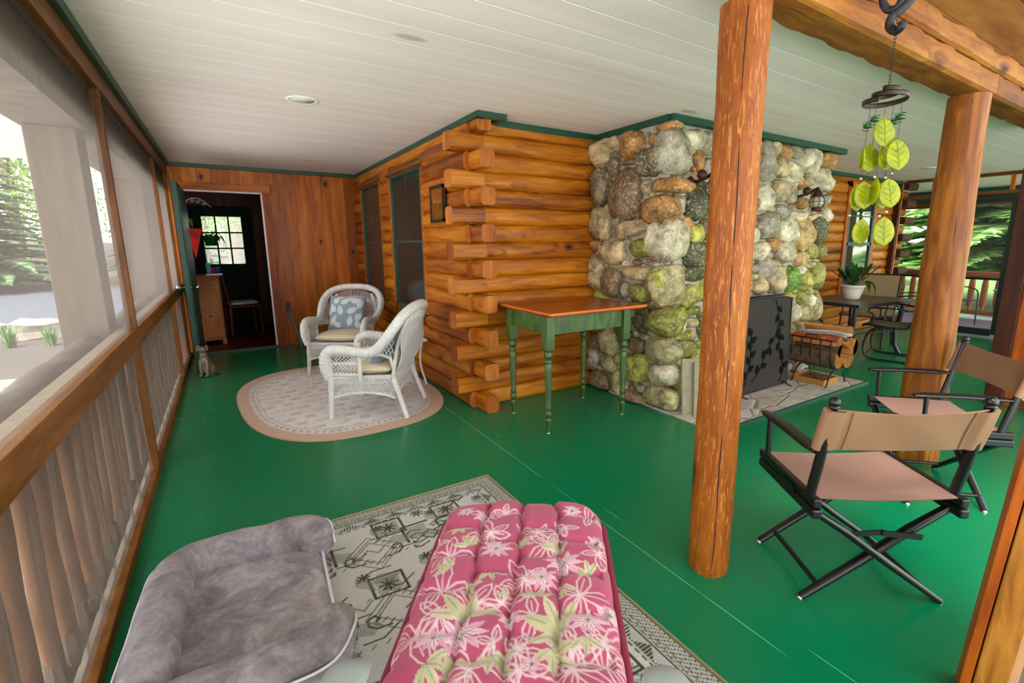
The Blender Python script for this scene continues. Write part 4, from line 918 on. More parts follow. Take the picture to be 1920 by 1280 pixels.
# fireplace screen
fs_ = thing('fireplace_screen', 'black mesh fireplace screen with cut-out leaf sprigs standing before the firebox', 'fireplace screen', (4.10, 2.50, .017), math.radians(1))
def arcz(x): return .845+.03*(1-(x/.44)**2)
mb = MB(); k = 16; xs = [-.44+.88*i/k for i in range(k+1)]
pth = [(-.44, 0, 0)]+[(x, .02, arcz(x)) for x in xs]+[(.44, 0, 0)]
mb.tube(pth+[(-.44, 0, 0)], .009, 8, ex=4); obj('frame', mb, 'iron', fs_)
mb = MB(); mb.grid(lambda u, v: (-.435+.87*u, .02*v, v*(arcz(-.435+.87*u)-.004)), 16, 8); obj('mesh_panel', mb, plain('charcoal_mesh', '#3a3733', .95, 0, var=.08, bump=.3, bscale=400, spec=.1), fs_)
def leaf2(mb, p, ang, L, W, y):
    c, s_ = math.cos(ang), math.sin(ang); pts = [(0, 0), (.3, .5), (.6, .42), (1, 0), (.6, -.42), (.3, -.5)]
    vs = [(p[0]+(a*L*c-b*W*s_), y, p[1]+(a*L*s_+b*W*c)) for a, b in pts]; vs2 = [(a, y-.003, c_) for a, _, c_ in vs]; n = len(vs)
    mb.add(vs+vs2, [tuple(range(n)), tuple(range(2*n-1, n-1, -1))]+[(i, n+i, n+(i+1) % n, (i+1) % n) for i in range(n)], 0)
for (sx, sz, dx, dz, nn) in ((.16, .84, .13, -.48, 7), (.22, .62, -.10, -.22, 3), (-.28, .08, .10, .46, 7), (-.16, .10, .22, .26, 4), (.30, .04, .06, .20, 3)):
    mb = MB(); P = []
    for i in range(9):
        t = i/8; P.append((sx+dx*t+.03*math.sin(t*4), -.004+.02*(sz+dz*t)/.85, sz+dz*t))
    mb.tube(P, .0035, 6)
    for i in range(nn):
        t = (i+1)/nn; x, z = sx+dx*t+.03*math.sin(t*4), sz+dz*t; a = math.atan2(dz, dx)+(-1)**i*.75; leaf2(mb, (x, z), a, .095, .058, -.006+.02*z/.85)
    obj('leaf_sprig', mb, 'soot_black', fs_)
for s_ in (-.36, .36):
    mb = MB(); mb.tube([(s_, .12, .0), (s_, .02, .05), (s_, 0, .03), (s_, -.10, .0)], .006, 6); obj('foot', mb, 'iron', fs_)

# log rack with firewood
rk = thing('log_rack', 'curved black iron log rack standing on the right end of the hearth', 'log rack', (4.86, 2.36, .017), 0)
def ucurve(y, w=.21, zt=.46, zb=.17, k=14): return [(w*math.copysign(abs(math.cos(a))**.6, math.cos(a))*(1.0), y, zb+(zt-zb)*(1-abs(math.sin(a))**.8) if False else zt-(zt-zb)*abs(math.sin(a))**.55) for a in [PI-PI*i/k for i in range(k+1)]][::-1]
for y in (-.185, -.09, 0, .09, .185):
    mb = MB(); mb.tube(ucurve(y), .0065, 6); obj('hoop', mb, 'iron', rk)
for x in (-.21, .21):
    mb = MB(); mb.tube([(x, -.2, .46), (x, .2, .46)], .007, 6); obj('rail', mb, 'iron', rk)
    mb = MB(); mb.tube([(x, -.055, .46), (x, -.05, .50), (x, .05, .50), (x, .055, .46)], .007, 6); obj('handle', mb, 'iron', rk)
for x in (-.07, .07):
    mb = MB(); mb.tube([(x, -.2, .175), (x, .2, .175)], .006, 6); obj('rail', mb, 'iron', rk)
for y in (-.165, .165):
    for s_ in (-1, 1):
        mb = MB(); mb.tube([(0, y, .165), (s_*.06, y, .155), (s_*.12, y, .12), (s_*.16, y, .05), (s_*.175, y, .007), (s_*.195, y, .006)], .0075, 6); obj('leg', mb, 'iron', rk)
def splitlog(loc, L, pts, rx, label, bark='bark', seed=0):
    """a split piece of firewood: bark on the round side, sawn ends"""
    q = random.Random(seed); k = 9; n = len(pts); vs = []; fs = []; ms = []
    for i in range(k+1):
        t = i/k; s_ = 1+q.uniform(-.03, .03)
        for a, b in pts: vs.append(((a+q.uniform(-.002, .002))*s_, -L/2+L*t, (b+q.uniform(-.002, .002))*s_))
    half = n-2
    for i in range(k):
        for j in range(n): fs.append((i*n+j, i*n+(j+1) % n, (i+1)*n+(j+1) % n, (i+1)*n+j)); ms.append(0 if j < half-1 else 1)
    mb = MB(); mb.v = vs; mb.f = fs; mb.m = ms; mb.sm = [False]*len(fs)
    mb.add(vs[:n], [tuple(range(n-1, -1, -1))], 1); mb.add(vs[-n:], [tuple(range(n))], 1)
    o = obj('firewood_log', mb, [bark, 'cutwood']); o.location = loc; o.rotation_euler = rx; return tag(o, label, 'firewood', 'split logs stacked in the iron rack')
def wedge(r, a0, a1, n=8): return [(r*math.cos(a0+(a1-a0)*i/(n-1)), r*math.sin(a0+(a1-a0)*i/(n-1))) for i in range(n)]+[(0, 0)]
bx, by = 4.86, 2.36
splitlog((bx-.10, by, .30), .44, wedge(.10, 2.4, 5.6), (0, 0, .03), 'large split log lowest in the rack behind the iron hoops', 'bark', 1)
splitlog((bx+.06, by-.005, .29), .45, wedge(.095, 3.6, 6.4), (0, 0, -.02), 'lower split log with a pale triangular end, right of the hoops', 'bark', 2)
splitlog((bx-.09, by+.01, .42), .42, wedge(.085, .4, 3.3), (0, .2, .05), 'reddish smooth-barked log on top of the rack beside its handle', 'bark_smooth', 3)
splitlog((bx+.05, by-.01, .39), .43, wedge(.08, -.6, 2.3), (0, -.3, -.04), 'middle split log poking out under the newspaper', 'bark', 4)
splitlog((bx+.165, by+.0, .385), .44, wedge(.08, -1.6, 1.2), (0, 0, .0), 'split log leaning on the outer rail of the rack', 'bark', 5)
splitlog((bx+.13, by+.03, .50), .42, wedge(.085, -.3, 2.4), (0, .1, .03), 'topmost bark-covered log at the outer side of the rack', 'bark', 6)
splitlog((bx-.02, by+.02, .355), .42, wedge(.06, 1.2, 4.6), (0, 0, .0), 'small split log wedged in the middle of the rack', 'bark', 7)
np_ = thing('newspaper', 'folded newspaper stuck between the logs on the iron rack', 'newspaper', (bx+.03, by+.0, .498), .1)
mb = MB()
for i, (dx, dz, tw) in enumerate(((0, 0, 0), (.012, .006, .08), (-.01, .012, -.05))):
    T = Matrix.Translation((dx, 0, dz)) @ Matrix.Rotation(tw, 4, 'Z'); mb.grid(lambda u, v: (-.075+.15*u, -.22+.42*v, .010*math.sin(u*5+i)+.012*math.sin(v*4)), 8, 12, T=T)
obj('sheets', mb, 'paper', np_)
mb = MB()
for i in range(9): mb.box((-.05+.0*i, -.20+i*.018, .028), (.05-(i % 3)*.02, -.194+i*.018, .0285))
obj('print', mb, 'ink', np_)
kb_ = thing('kindling_box', 'shallow tan cardboard box of kindling underneath the log rack', 'box', (4.845, 2.385, .017), .03)
mb = MB(); a, b, hh, t = .145, .15, .055, .004
mb.box((-a, -b, 0), (a, b, t)); mb.box((-a, -b, t), (-a+t, b, hh)); mb.box((a-t, -b, t), (a, b, hh)); mb.box((-a+t, -b, t), (a-t, -b+t, hh)); mb.box((-a+t, b-t, t), (a-t, b, hh)); obj('tray', mb, 'cardboard', kb_)
q = random.Random(8)
mb = MB()
for i in range(60):
    c = Vector((q.uniform(-.09, .09), q.uniform(-.09, .09), q.uniform(.02, .06))); an = q.random()*6.3; L = q.uniform(.04, .08); d = Vector((math.cos(an)*L*.5, math.sin(an)*L*.5, q.uniform(-.01, .01))); mb.bar(c-d, c+d, .007, .004)
ks = obj('kindling', mb, 'bark', kb_); tag(ks, None, None, None, 'stuff')
# two slabs and a small stone leaning at the hearth
def slab(x, y, w_, t, h_, rz, lean, label):
    mb = MB(); r = random.Random(int(x*1000)); k = 8
    mb.grid(lambda u, v: (w_*(u-.5)+r.uniform(-.001, .001), r.uniform(-.0015, .0015), h_*v), k, 16, smooth=False)
    mb.grid(lambda u, v: (w_*(u-.5), t, h_*v), k, 16, smooth=False)
    mb.box((-w_/2+.001, .0005, .001), (w_/2-.001, t-.0005, h_-.001))
    o = obj('stone_slab', mb, 'slab', loc=(x, y, .017)); o.rotation_euler = (lean, 0, rz); return tag(o, label, 'slab', None)
slab(3.085, 2.345, .155, .032, .43, math.radians(-36), math.radians(-9), 'rough pale concrete slab leaning in front at the left end of the hearth')
slab(3.035, 2.425, .15, .03, .45, math.radians(-30), math.radians(-9), 'narrow pale slab propped behind the rough one by the chimney corner')
mb = MB(); rock(mb, (0, 0, .05), (.06, .05, .055), 0, .3, 0); tag(obj('stone', mb, plain('tan_cobble', '#a58a60', .85, var=.3, scale=20, bump=.5), loc=(3.14, 2.27, .017)), 'small tan cobble lying by the leaning slabs', 'stone')
# ship lanterns on the chimney
def lantern(x, z, label):
    t = thing('wall_lantern', label, 'lantern', (x, 2.50, z), 0, 'onion lanterns on the chimney')
    mb = MB(); mb.tube([(0, .22, .06), (0, .10, .08), (0, .0, .13)], .012, 8); mb.lathe([(.05, 0), (.055, .012), (.02, .03)], 16, T=Matrix.Translation((0, .24, .06)) @ Matrix.Rotation(PI/2, 4, 'X')); obj('bracket', mb, 'rust', t)
    mb = MB(); mb.ball((0, 0, 0), (.068, .068, .058)); obj('glass_globe', mb, plain('seeded_glass', '#a8a48c', .12, var=.2, scale=20), t)
    mb = MB()
    mb.tube([(.071*math.cos(a), .071*math.sin(a), 0) for a in [2*PI*i/20 for i in range(20)]], .0028, 6, closed=True)
    for i in range(4):
        a = PI*i/4; mb.tube([(.071*math.cos(a)*math.cos(b), .071*math.sin(a)*math.cos(b), .062*math.sin(b)) for b in [PI*j/12 for j in range(13)]], .0028, 6); mb.tube([(.071*math.cos(a)*math.cos(b), .071*math.sin(a)*math.cos(b), -.062*math.sin(b)) for b in [PI*j/12 for j in range(13)]], .0028, 6)
    obj('cage', mb, 'rust', t)
    mb = MB(); mb.lathe([(.0, .11), (.02, .108), (.035, .085), (.045, .055), (.05, .045), (.0, .045)], 18); mb.ball((0, 0, .115), (.016, .016, .016)); obj('cap', mb, 'rust', t)
    mb = MB(); mb.lathe([(.0, -.085), (.045, -.085), (.045, -.055), (.03, -.045), (0, -.045)], 18); obj('base', mb, 'rust', t)
    mb = MB(); mb.ball((-.085, .06, .10), (.04, .035, .04)); obj('bell', mb, 'rust', t)
lantern(4.77, 1.76, 'dark onion lantern with a glass globe on the right side of the chimney')
lantern(3.25, 1.80, 'onion lantern half hidden behind the reddish cedar post')
# ---------------------------------------------------------------- console table
def turned_leg(h_, sq=.068, blk=.24):
    mb = MB(); mb.box((-sq/2, -sq/2, h_-blk), (sq/2, sq/2, h_))
    pr = [(.010, .004), (.013, .02), (.020, .075), (.024, .095), (.022, .11), (.016, .118), (.020, .125), (.026, .14), (.027, .152), (.022, .168), (.019, .176), (.024, .19), (.025, .20)]
    zt = h_-blk
    pr += [(.020, .215), (.029, zt-.145), (.030, zt-.12), (.020, zt-.105), (.026, zt-.098), (.026, zt-.088), (.020, zt-.08), (.032, zt-.058), (.033, zt-.042), (.024, zt-.022), (.022, zt-.016), (.030, zt-.010), (.030, zt)]
    mb.lathe(pr, 24); return mb
TX0, TX1, TY0, TY1, TH = 1.835, 2.755, 2.69, 3.50, .905
ct = thing('console_table', 'tall green table with turned legs and cherry top against the log wall', 'table', (2.22, 3.04, 0))
def L_(x, y): return (x-2.22, y-3.04)
mb = MB(); a, b = L_(TX0, TY0), L_(TX1, TY1); mb.box((a[0]+.012, a[1]+.012, TH-.030), (b[0]-.012, b[1]-.012, TH-.016)); mb.box((a[0], a[1], TH-.016), (b[0], b[1], TH)); o = obj('tabletop', mb, 'console', ct, bevel=.004)
mb = MB(); 
for lo, hi in (((a[0]-.0005, a[1]-.001), (b[0]+.0005, a[1]+.006)), ((a[0]-.001, a[1]), (a[0]+.006, b[1])), ((b[0]-.006, a[1]), (b[0]+.001, b[1]))): mb.box((lo[0], lo[1], TH-.0155), (hi[0], hi[1], TH-.002))
tag(obj('top_edge', mb, plain('orange_varnished_edge', '#d0601c', .3), ct), 'brighter orange moulded edge')
lx0, lx1, ly0, ly1 = 1.873, 2.60, 2.775, 3.29
for i, (x, y) in enumerate(((lx0, ly0), (lx1, ly0), (lx0, ly1), (lx1, ly1))):
    p = L_(x, y); o = obj('leg', turned_leg(TH-.03), 'greenleg', ct, loc=(p[0], p[1], 0), bevel=.003)
    mb = MB(); mb.lathe([(.011, 0), (.012, .005)], 14); tag(obj('glide', mb, 'white', o), 'white foot glide')
mb = MB(); g = .034
for lo, hi in (((lx0, ly0-.012), (lx1, ly0+.008)), ((lx0, ly1-.008), (lx1, ly1+.012)), ((lx0-.012, ly0), (lx0+.008, ly1)), ((lx1-.008, ly0), (lx1+.012, ly1))):
    p, q_ = L_(*lo), L_(*hi); mb.box((p[0], p[1], TH-.165), (q_[0], q_[1], TH-.03))
obj('apron', mb, 'greenleg', ct)

# ---------------------------------------------------------------- wicker armchairs
def lattice(mb, S, nu, nv, r=.0035, k=10, both=True):
    """woven diagonals lying on the surface S(u, v)"""
    tot = nu+nv
    for d in range(-nv, nu+1):
        for sg in ((1, -1) if both else (1,)):
            P = []
            for i in range(k*nv//2+1):
                v = i/(k*nv//2); u = (d+v*nv)/nu if sg == 1 else (d+nv-v*nv)/nu
                if -1e-6 <= u <= 1+1e-6: P.append(Vector(S(u, v))+Vector((0, 0, 0)))
            if len(P) > 1: mb.tube(P, r, 4, caps=False, flat=(1, 1))
def weave(mb, S, nu, nv, r=.0035):
    for j in range(nv+1): mb.tube([S(i/24, j/nv) for i in range(25)], r, 5, caps=False)
    for i in range(nu+1): mb.tube([S(i/nu, j/10) for j in range(11)], r*1.2, 5, caps=False)
def ridged(P, r0, pitch=.028, amp=.10):
    """resample a path and give it the wrapped bulges of wicker"""
    P = [Vector(q) for q in P]; D = [0]
    for a, b in zip(P, P[1:]): D.append(D[-1]+(b-a).length)
    n = int(D[-1]/(pitch/5)); Q = []; R = []
    for i in range(n+1):
        s_ = D[-1]*i/n; j = max(0, min(len(D)-2, next((k for k in range(len(D)-1) if D[k+1] >= s_), len(D)-2))); t = (s_-D[j])/max(1e-9, D[j+1]-D[j])
        Q.append(P[j].lerp(P[j+1], t)); R.append(r0*(1+amp*abs(math.sin(PI*s_/pitch))-amp*.6))
    return Q, R
def smooth_path(P, k=8):
    P = [Vector(q) for q in P]; out = []
    for i in range(len(P)-1):
        p0, p1, p2, p3 = P[max(i-1, 0)], P[i], P[i+1], P[min(i+2, len(P)-1)]
        for j in range(k):
            t = j/k; out.append(.5*((2*p1)+(p2-p0)*t+(2*p0-5*p1+4*p2-p3)*t*t+(3*p1-p0-3*p2+p3)*t**3))
    out.append(P[-1]); return out
def wicker_chair(loc, rz, label):
    t = thing('wicker_armchair', label, 'armchair', loc, rz, 'white wicker armchairs on the oval rug')
    SZ = .335
    # rim: front of arm, along the arm, up and round the fan back
    half = [(.285, .285, .33), (.31, .30, .43), (.315, .285, .525), (.315, .22, .568), (.312, .10, .560), (.31, -.02, .545), (.318, -.11, .565), (.338, -.19, .640), (.335, -.265, .735), (.275, -.325, .825), (.16, -.362, .872), (0, -.375, .885)]
    full = half+[(-x, y, z) for x, y, z in half[-2::-1]]
    sp_ = smooth_path(full, 6); Q, R = ridged(sp_, .040)
    mb = MB(); mb.tube(Q, R, 12, flat=(.85, 1.0)); obj('rolled_rim', mb, 'wicker', t)
    mb = MB(); mb.tube([q+Vector((0, 0, 0))+Vector((0 if abs(q.x) < .01 else -math.copysign(.036, q.x), 0, -.012)) for q in sp_], .006, 6); obj('rim_braid', mb, 'wicker', t)
    legs = [((.285, .27, .34), (.30, .29, 0)), ((.225, -.20, .34), (.255, -.31, 0))]
    for (a, b) in legs:
        for s_ in (1, -1):
            mb = MB(); A, B = Vector((a[0]*s_, a[1], a[2])), Vector((b[0]*s_, b[1], b[2])); Q, R = ridged([A, A.lerp(B, .35)], .024, .012, .05)
            mb.tube(Q, R, 10); mb.tube([A.lerp(B, .33), B], [.021, .019], 12); obj('leg', mb, 'wicker', t)
    # back posts
    for s_ in (1, -1):
        mb = MB(); mb.tube(smooth_path([(.225*s_, -.20, .30), (.235*s_, -.235, .48), (.255*s_, -.285, .64), (.20*s_, -.345, .80)], 4), .016, 8); obj('back_post', mb, 'wicker', t)
        mb = MB(); mb.tube([(.30*s_, .03, SZ-.01), (.305*s_, .02, .53)], .016, 10); obj('arm_post', mb, 'wicker', t)
        mb = MB(); mb.tube([(.285*s_, .275, SZ-.02), (.295*s_, .275, .50)], .026, 10); obj('arm_post', mb, 'wicker', t)
    # fan back
    def back(u, v):
        th = PI*(1-u); top = Vector((.315*math.cos(th), -.36+.05*abs(math.cos(th))**2, .60+.265*math.sin(th)**.75)); bot = Vector((.20*math.cos(th), -.205, .34)); p = bot.lerp(top, v); p.y -= .03*math.sin(PI*v); return p
    mb = MB(); lattice(mb, lambda u, v: back(u, .12+.62*v), 26, 12, .0032); obj('back_lattice', mb, 'wicker', t)
    mb = MB(); weave(mb, lambda u, v: back(u, .0+.14*v), 24, 8, .0042); weave(mb, lambda u, v: back(u, .74+.09*v), 48, 4, .0042); obj('back_band', mb, 'wicker', t)
    mb = MB()
    for i in range(53): u = i/52; mb.tube([back(u, .83), back(u, .97)], .0036, 5, caps=False)
    obj('back_spokes', mb, 'wicker', t)
    # arm panels
    for s_ in (1, -1):
        armt = lambda y: .548 if y < .2 else .548
        f = lambda u, v, s_=s_: Vector(((.298)*s_, .265-.235*u, SZ+.02+(.51-SZ)*v))
        mb = MB(); lattice(mb, lambda u, v: f(u, .10+.9*v), 8, 6, .0032); weave(mb, lambda u, v: f(u, .0+.12*v), 12, 5, .0036); weave(mb, lambda u, v: f(u, .52+.10*v), 12, 3, .0036); obj('arm_lattice', mb, 'wicker', t)
        g = lambda u, v, s_=s_: Vector(((.30-.03*u)*s_, .0-.20*u-.02*v, .52+.10*v*u+.0*v-.06*(u-.5)**2))
        mb = MB(); lattice(mb, lambda u, v: Vector(((.305-.03*u+.01*v)*s_, -.03-.19*u-.05*v*u, .50+.02*math.sin(PI*u)+(.04+.20*u)*v)), 7, 4, .0032)
        mb.tube([(.302*s_, .0, .50), (.298*s_, -.06, .522), (.28*s_, -.14, .525), (.25*s_, -.20, .49), (.235*s_, -.215, .40)], .013, 8); obj('arm_back_lattice', mb, 'wicker', t)
    # seat deck and skirt
    mb = MB(); mb.box((-.27, -.20, SZ-.012), (.27, .27, SZ+.004)); obj('seat_deck', mb, 'wicker', t, bevel=.004)
    rimp = [(.285, .28, SZ), (-.285, .28, SZ), (-.225, -.205, SZ), (.225, -.205, SZ)]
    mb = MB()
    for a, b in zip(rimp, rimp[1:]+rimp[:1]):
        Q, R = ridged([a, b], .015, .012, .08); mb.tube(Q, R, 8)
    obj('seat_rim', mb, 'wicker', t)
    mb = MB()
    for a, b, n_ in ((rimp[0], rimp[1], 16), (rimp[1], rimp[2], 14), (rimp[2], rimp[3], 12), (rimp[3], rimp[0], 14)):
        A, B = Vector(a), Vector(b)
        def S(u, v, A=A, B=B):
            p = A.lerp(B, u); lo = .155+.055*math.sin(PI*u)**.7; p.z = SZ-.05-(SZ-.05-lo)*v; o_ = Vector((p.x, p.y-.04, 0)).normalized()*.012*v; return p+o_
        lattice(mb, S, n_, 6, .0032); mb.tube([S(i/20, 1) for i in range(21)], .011, 8); weave(mb, lambda u, v, A=A, B=B: A.lerp(B, u)-Vector((0, 0, .05*v)), 28, 5, .0040)
    obj('skirt', mb, 'wicker', t)
    return t
def cushion(name, w_, d_, h_, mat, label, cat, loc, rot, group=None, puff=.5, painter=None):
    """a soft pad: rounded box with pinched edges"""
    n = 44; res = []
    u = np.linspace(-1, 1, n); U, V = np.meshgrid(u, u)
    e = (1-np.abs(U)**5)*(1-np.abs(V)**5); e = np.clip(e, 0, 1)**.35
    return None
def pad(name, w_, d_, h_, mat, parent=None, n=22, ex=3.2, seed=0, loc=None):
    mb = MB(); q = random.Random(seed); p = [q.random()*6 for _ in range(4)]
    def P(u, v, s_):
        a, b = 2*u-1, 2*v-1; e = max(0, (1-abs(a)**ex)*(1-abs(b)**ex))**.42
        sx = 1-.05*abs(b)**2*(1 if abs(a) > .9 else abs(a)); sy = 1-.05*abs(a)**2
        z = s_*h_/2*e*(1+.05*math.sin(6*a+p[0])+.05*math.sin(7*b+p[1]))
        return (w_/2*a*sx, d_/2*b*sy, z)
    mb.grid(lambda u, v: P(u, v, 1), n, n); mb.grid(lambda u, v: P(1-u, v, -1), n, n)
    return obj(name, mb, mat, parent, loc=loc)
MT['seam'] = plain('pillow_back_cloth', '#7a8890', .9)
def leaf_pillow(loc, rot, label):
    S = .40; pt = Paint(S, S, .0028, '#8292a0'); q = random.Random(3)
    def lf(x, y, a, L, W):
        c, s_ = math.cos(a), math.sin(a); up = [(t, W*math.sin(PI*t**.8)**1.0*.5) for t in np.linspace(0, 1, 14)]
        P = [(x+L*t*c-w*s_, y+L*t*s_+w*c) for t, w in up]+[(x+L*t*c+w*s_, y+L*t*s_-w*c) for t, w in up[::-1]]
        pt.poly(P, '#cfd3d2'); P2 = [(x+L*(.14+.72*t)*c-w*.55*s_, y+L*(.14+.72*t)*s_+w*.55*c) for t, w in up]+[(x+L*(.14+.72*t)*c+w*.55*s_, y+L*(.14+.72*t)*s_-w*.55*c) for t, w in up[::-1]]
        pt.line(P2, .0035, '#9aa6ac', True); pt.line([(x, y), (x+L*.8*c, y+L*.8*s_)], .003, '#9aa6ac')
    for i, (x, y, a, L) in enumerate([(.05, .05, 1.2, .13), (.09, .20, 2.2, .12), (.06, .30, .9, .10), (.16, .17, 1.9, .12), (.14, .30, .6, .13), (.25, .05, 1.4, .12), (.22, .20, .5, .13), (.25, .33, .25, .12), (.33, .26, 1.0, .11), (.16, .03, 2.5, .10), (.32, .12, .9, .11), (.36, .03, 1.9, .10), (.02, .17, 1.5, .1), (.20, .37, .1, .1), (.10, .38, .4, .09)]): lf(x, y, a, L, .062)
    for P in (((.03, .02), (.12, .16), (.17, .30), (.20, .40)), ((.24, .02), (.25, .18), (.30, .30), (.36, .40)), ((.34, 0), (.37, .2))): pt.line(P, .0035, '#cfd3d2')
    n = pt.nx; U = pt.X/S*2-1; V = pt.Y/S*2-1; e = np.clip((1-np.abs(U)**3)*(1-np.abs(V)**3), 0, 1)**.45; k = 1-.06*(1-np.abs(U*V))*0
    X = U*S/2*(1-.07*(1-V**2)*0-.05*(V**2)*(1-np.abs(U))*0); pin = 1-.06*(1-np.abs(V)**2)*np.abs(U)**3; pin2 = 1-.06*(1-np.abs(U)**2)*np.abs(V)**3
    P3 = np.stack([U*S/2*pin, -.062*e, (V*S/2)*pin2], -1)
    t = thing('throw_pillow', label, 'pillow', loc, 0, 'leaf print pillows'); t.rotation_euler = rot
    gridmesh('front', P3, pt.a, 'attr_cloth', t)
    mb = MB(); m = 24
    def B(u, v):
        a, b = 2*u-1, 2*v-1; e_ = max(0, (1-abs(a)**3)*(1-abs(b)**3))**.45
        return (a*S/2*(1-.06*(1-b*b)*abs(a)**3), .062*e_, b*S/2*(1-.06*(1-a*a)*abs(b)**3))
    mb.grid(lambda u, v: B(1-u, v), m, m); obj('back', mb, 'seam', t); return t
wa = wicker_chair((1.045, 5.589, 0.008), 2.57, 'white wicker armchair with the leaf pillow, standing by the plank wall')
wb = wicker_chair((.994, 4.04, 0.008), .95, 'white wicker armchair turned sideways close to the oval rug edge')
def loc2w(base, rz, p): c, s_ = math.cos(rz), math.sin(rz); return (base[0]+c*p[0]-s_*p[1], base[1]+s_*p[0]+c*p[1], base[2]+p[2])
for base, rz, lb in (((1.045, 5.589, .008), 2.57, 'beige seat cushion on the wicker chair by the plank wall'), ((.994, 4.04, .008), .95, 'beige seat cushion on the sideways wicker chair')):
    o = pad('seat_cushion', .50, .46, .10, 'beige', seed=int(rz*10)); o.location = loc2w(base, rz, (0, .035, .388)); o.rotation_euler = (0, 0, rz); tag(o, lb, 'cushion', 'beige wicker chair cushions')
p = loc2w((1.045, 5.589, .008), 2.57, (.02, -.135, .60)); leaf_pillow(p, (math.radians(-18), math.radians(3), 2.57+PI), 'blue-grey pillow with white leaves leaning upright in the far wicker chair')
p = loc2w((.994, 4.04, .008), .95, (-.02, -.12, .57)); leaf_pillow(p, (math.radians(-40), math.radians(12), .95+PI), 'slumped leaf pillow glimpsed through the arm of the sideways wicker chair')
# ---------------------------------------------------------------- oval rug
def on_ellipse(cx, cy, a, b, n=2.5):
    return lambda X, Y: (np.abs((X-cx)/a)**n+np.abs((Y-cy)/b)**n)
OC, OA, OB, OR = (.775, 4.69), .80, 1.20, math.radians(4)
pt = Paint(OA*2+.02, OB*2+.02, .0045, '#e2dedd')
q = random.Random(12); W_, H_ = pt.w, pt.h
def sq(x, y, s, c, f=None, a=0):
    P = [(x+s*(ca*math.cos(a)-sa*math.sin(a)), y+s*(ca*math.sin(a)+sa*math.cos(a))) for ca, sa in ((-1, -.7), (1, -.7), (1, .7), (-1, .7))]
    if f: pt.poly(P, f)
    pt.line(P[:3], .006, c)
for iy in range(17):
    for ix in range(9):
        x, y = .10+ix*.175+(.09 if iy % 2 else 0), .12+iy*.140; k = (ix*3+iy*5) % 4; c = q.choice(['#9a867c', '#8e8a88', '#a89484'])
        if k == 0: sq(x, y, .045, c, '#d8cdc4'); sq(x+.0, y, .018, '#a8988c'); star = [pt.line([(x-.10, y+.02*t), (x-.07, y+.02*t+.012)], .004, c) for t in (-2, -1, 0, 1, 2)]
        elif k == 1:
            for s_ in (-1, 1): pt.line([(x-.07, y), (x-.035, y+.03*s_), (x, y+.0), (x+.035, y+.03*s_), (x+.06, y+.015*s_)], .005, c)
        elif k == 2:
            for a in range(6): pt.line([(x, y), (x+.05*math.cos(a*PI/3), y+.04*math.sin(a*PI/3))], .005, c)
            pt.line([(x-.03, y-.03), (x+.03, y-.03), (x+.03, y+.03), (x-.03, y+.03)], .004, c, True)
        else: sq(x, y, .055, '#b3a59a', '#ddd4cd', .2); sq(x, y, .03, '#a8988c', None, .2); pt.line([(x-.09, y+.06), (x+.09, y+.02)], .005, '#b5a79c')
for i in range(5): pt.line([(W_/2, .15+i*.5), (W_-.2, .4+i*.5), (W_/2, .65+i*.5), (.2, .4+i*.5)], .004, '#b3a8a4', True)
u = (pt.X-W_/2)/OA; v = (pt.Y-H_/2)/OB; rr2 = (np.abs(u)**2.7+np.abs(v)**2.7)**(1/2.7)
def band(lo, hi, c, al=1):
    m = ((rr2 > lo) & (rr2 < hi))[..., None]*al; pt.a = (pt.a*(1-m)+np.array(lin(c))*m).astype(np.float32)
band(.80, .89, '#d3ccc9', .55); band(.80, .806, '#b6a79b'); band(.885, .892, '#c9a993'); band(.892, .985, '#cdb09d'); band(.985, 1.01, '#c9a48c')
ang = np.arctan2(v, u); m = ((rr2 > .835) & (rr2 < .865) & (np.sin(ang*90) > .2)); pt.a[m] = lin('#b5a79c')
m = ((rr2 > .90) & (rr2 < .975) & (np.sin(ang*130)*np.sin(rr2*260) > .35)); pt.a[m] = lin('#c0a28e')
c_, s_ = math.cos(OR), math.sin(OR); x_, y_ = pt.X-W_/2, pt.Y-H_/2
P3 = np.stack([OC[0]+c_*x_-s_*y_, OC[1]+s_*x_+c_*y_, .0065+.0015*np.sin(x_*7)*np.sin(y_*5)], -1)
orug = thing('oval_rug', 'pale oval patterned rug with a peach border underneath the wicker armchairs', 'rug')
gridmesh('pile', P3, pt.a, 'attr_rug2', orug, rr2 <= 1.0)
mb = MB(); n = 120; ring = []
for i in range(n):
    a = 2*PI*i/n; x, y = OA*math.copysign(abs(math.cos(a))**(2/2.7), math.cos(a)), OB*math.copysign(abs(math.sin(a))**(2/2.7), math.sin(a)); ring.append((OC[0]+c_*x-s_*y, OC[1]+s_*x+c_*y, .004))
mb.tube(ring, .0035, 6, closed=True); obj('bound_edge', mb, plain('peach_binding', '#c79f84', .9), orug)

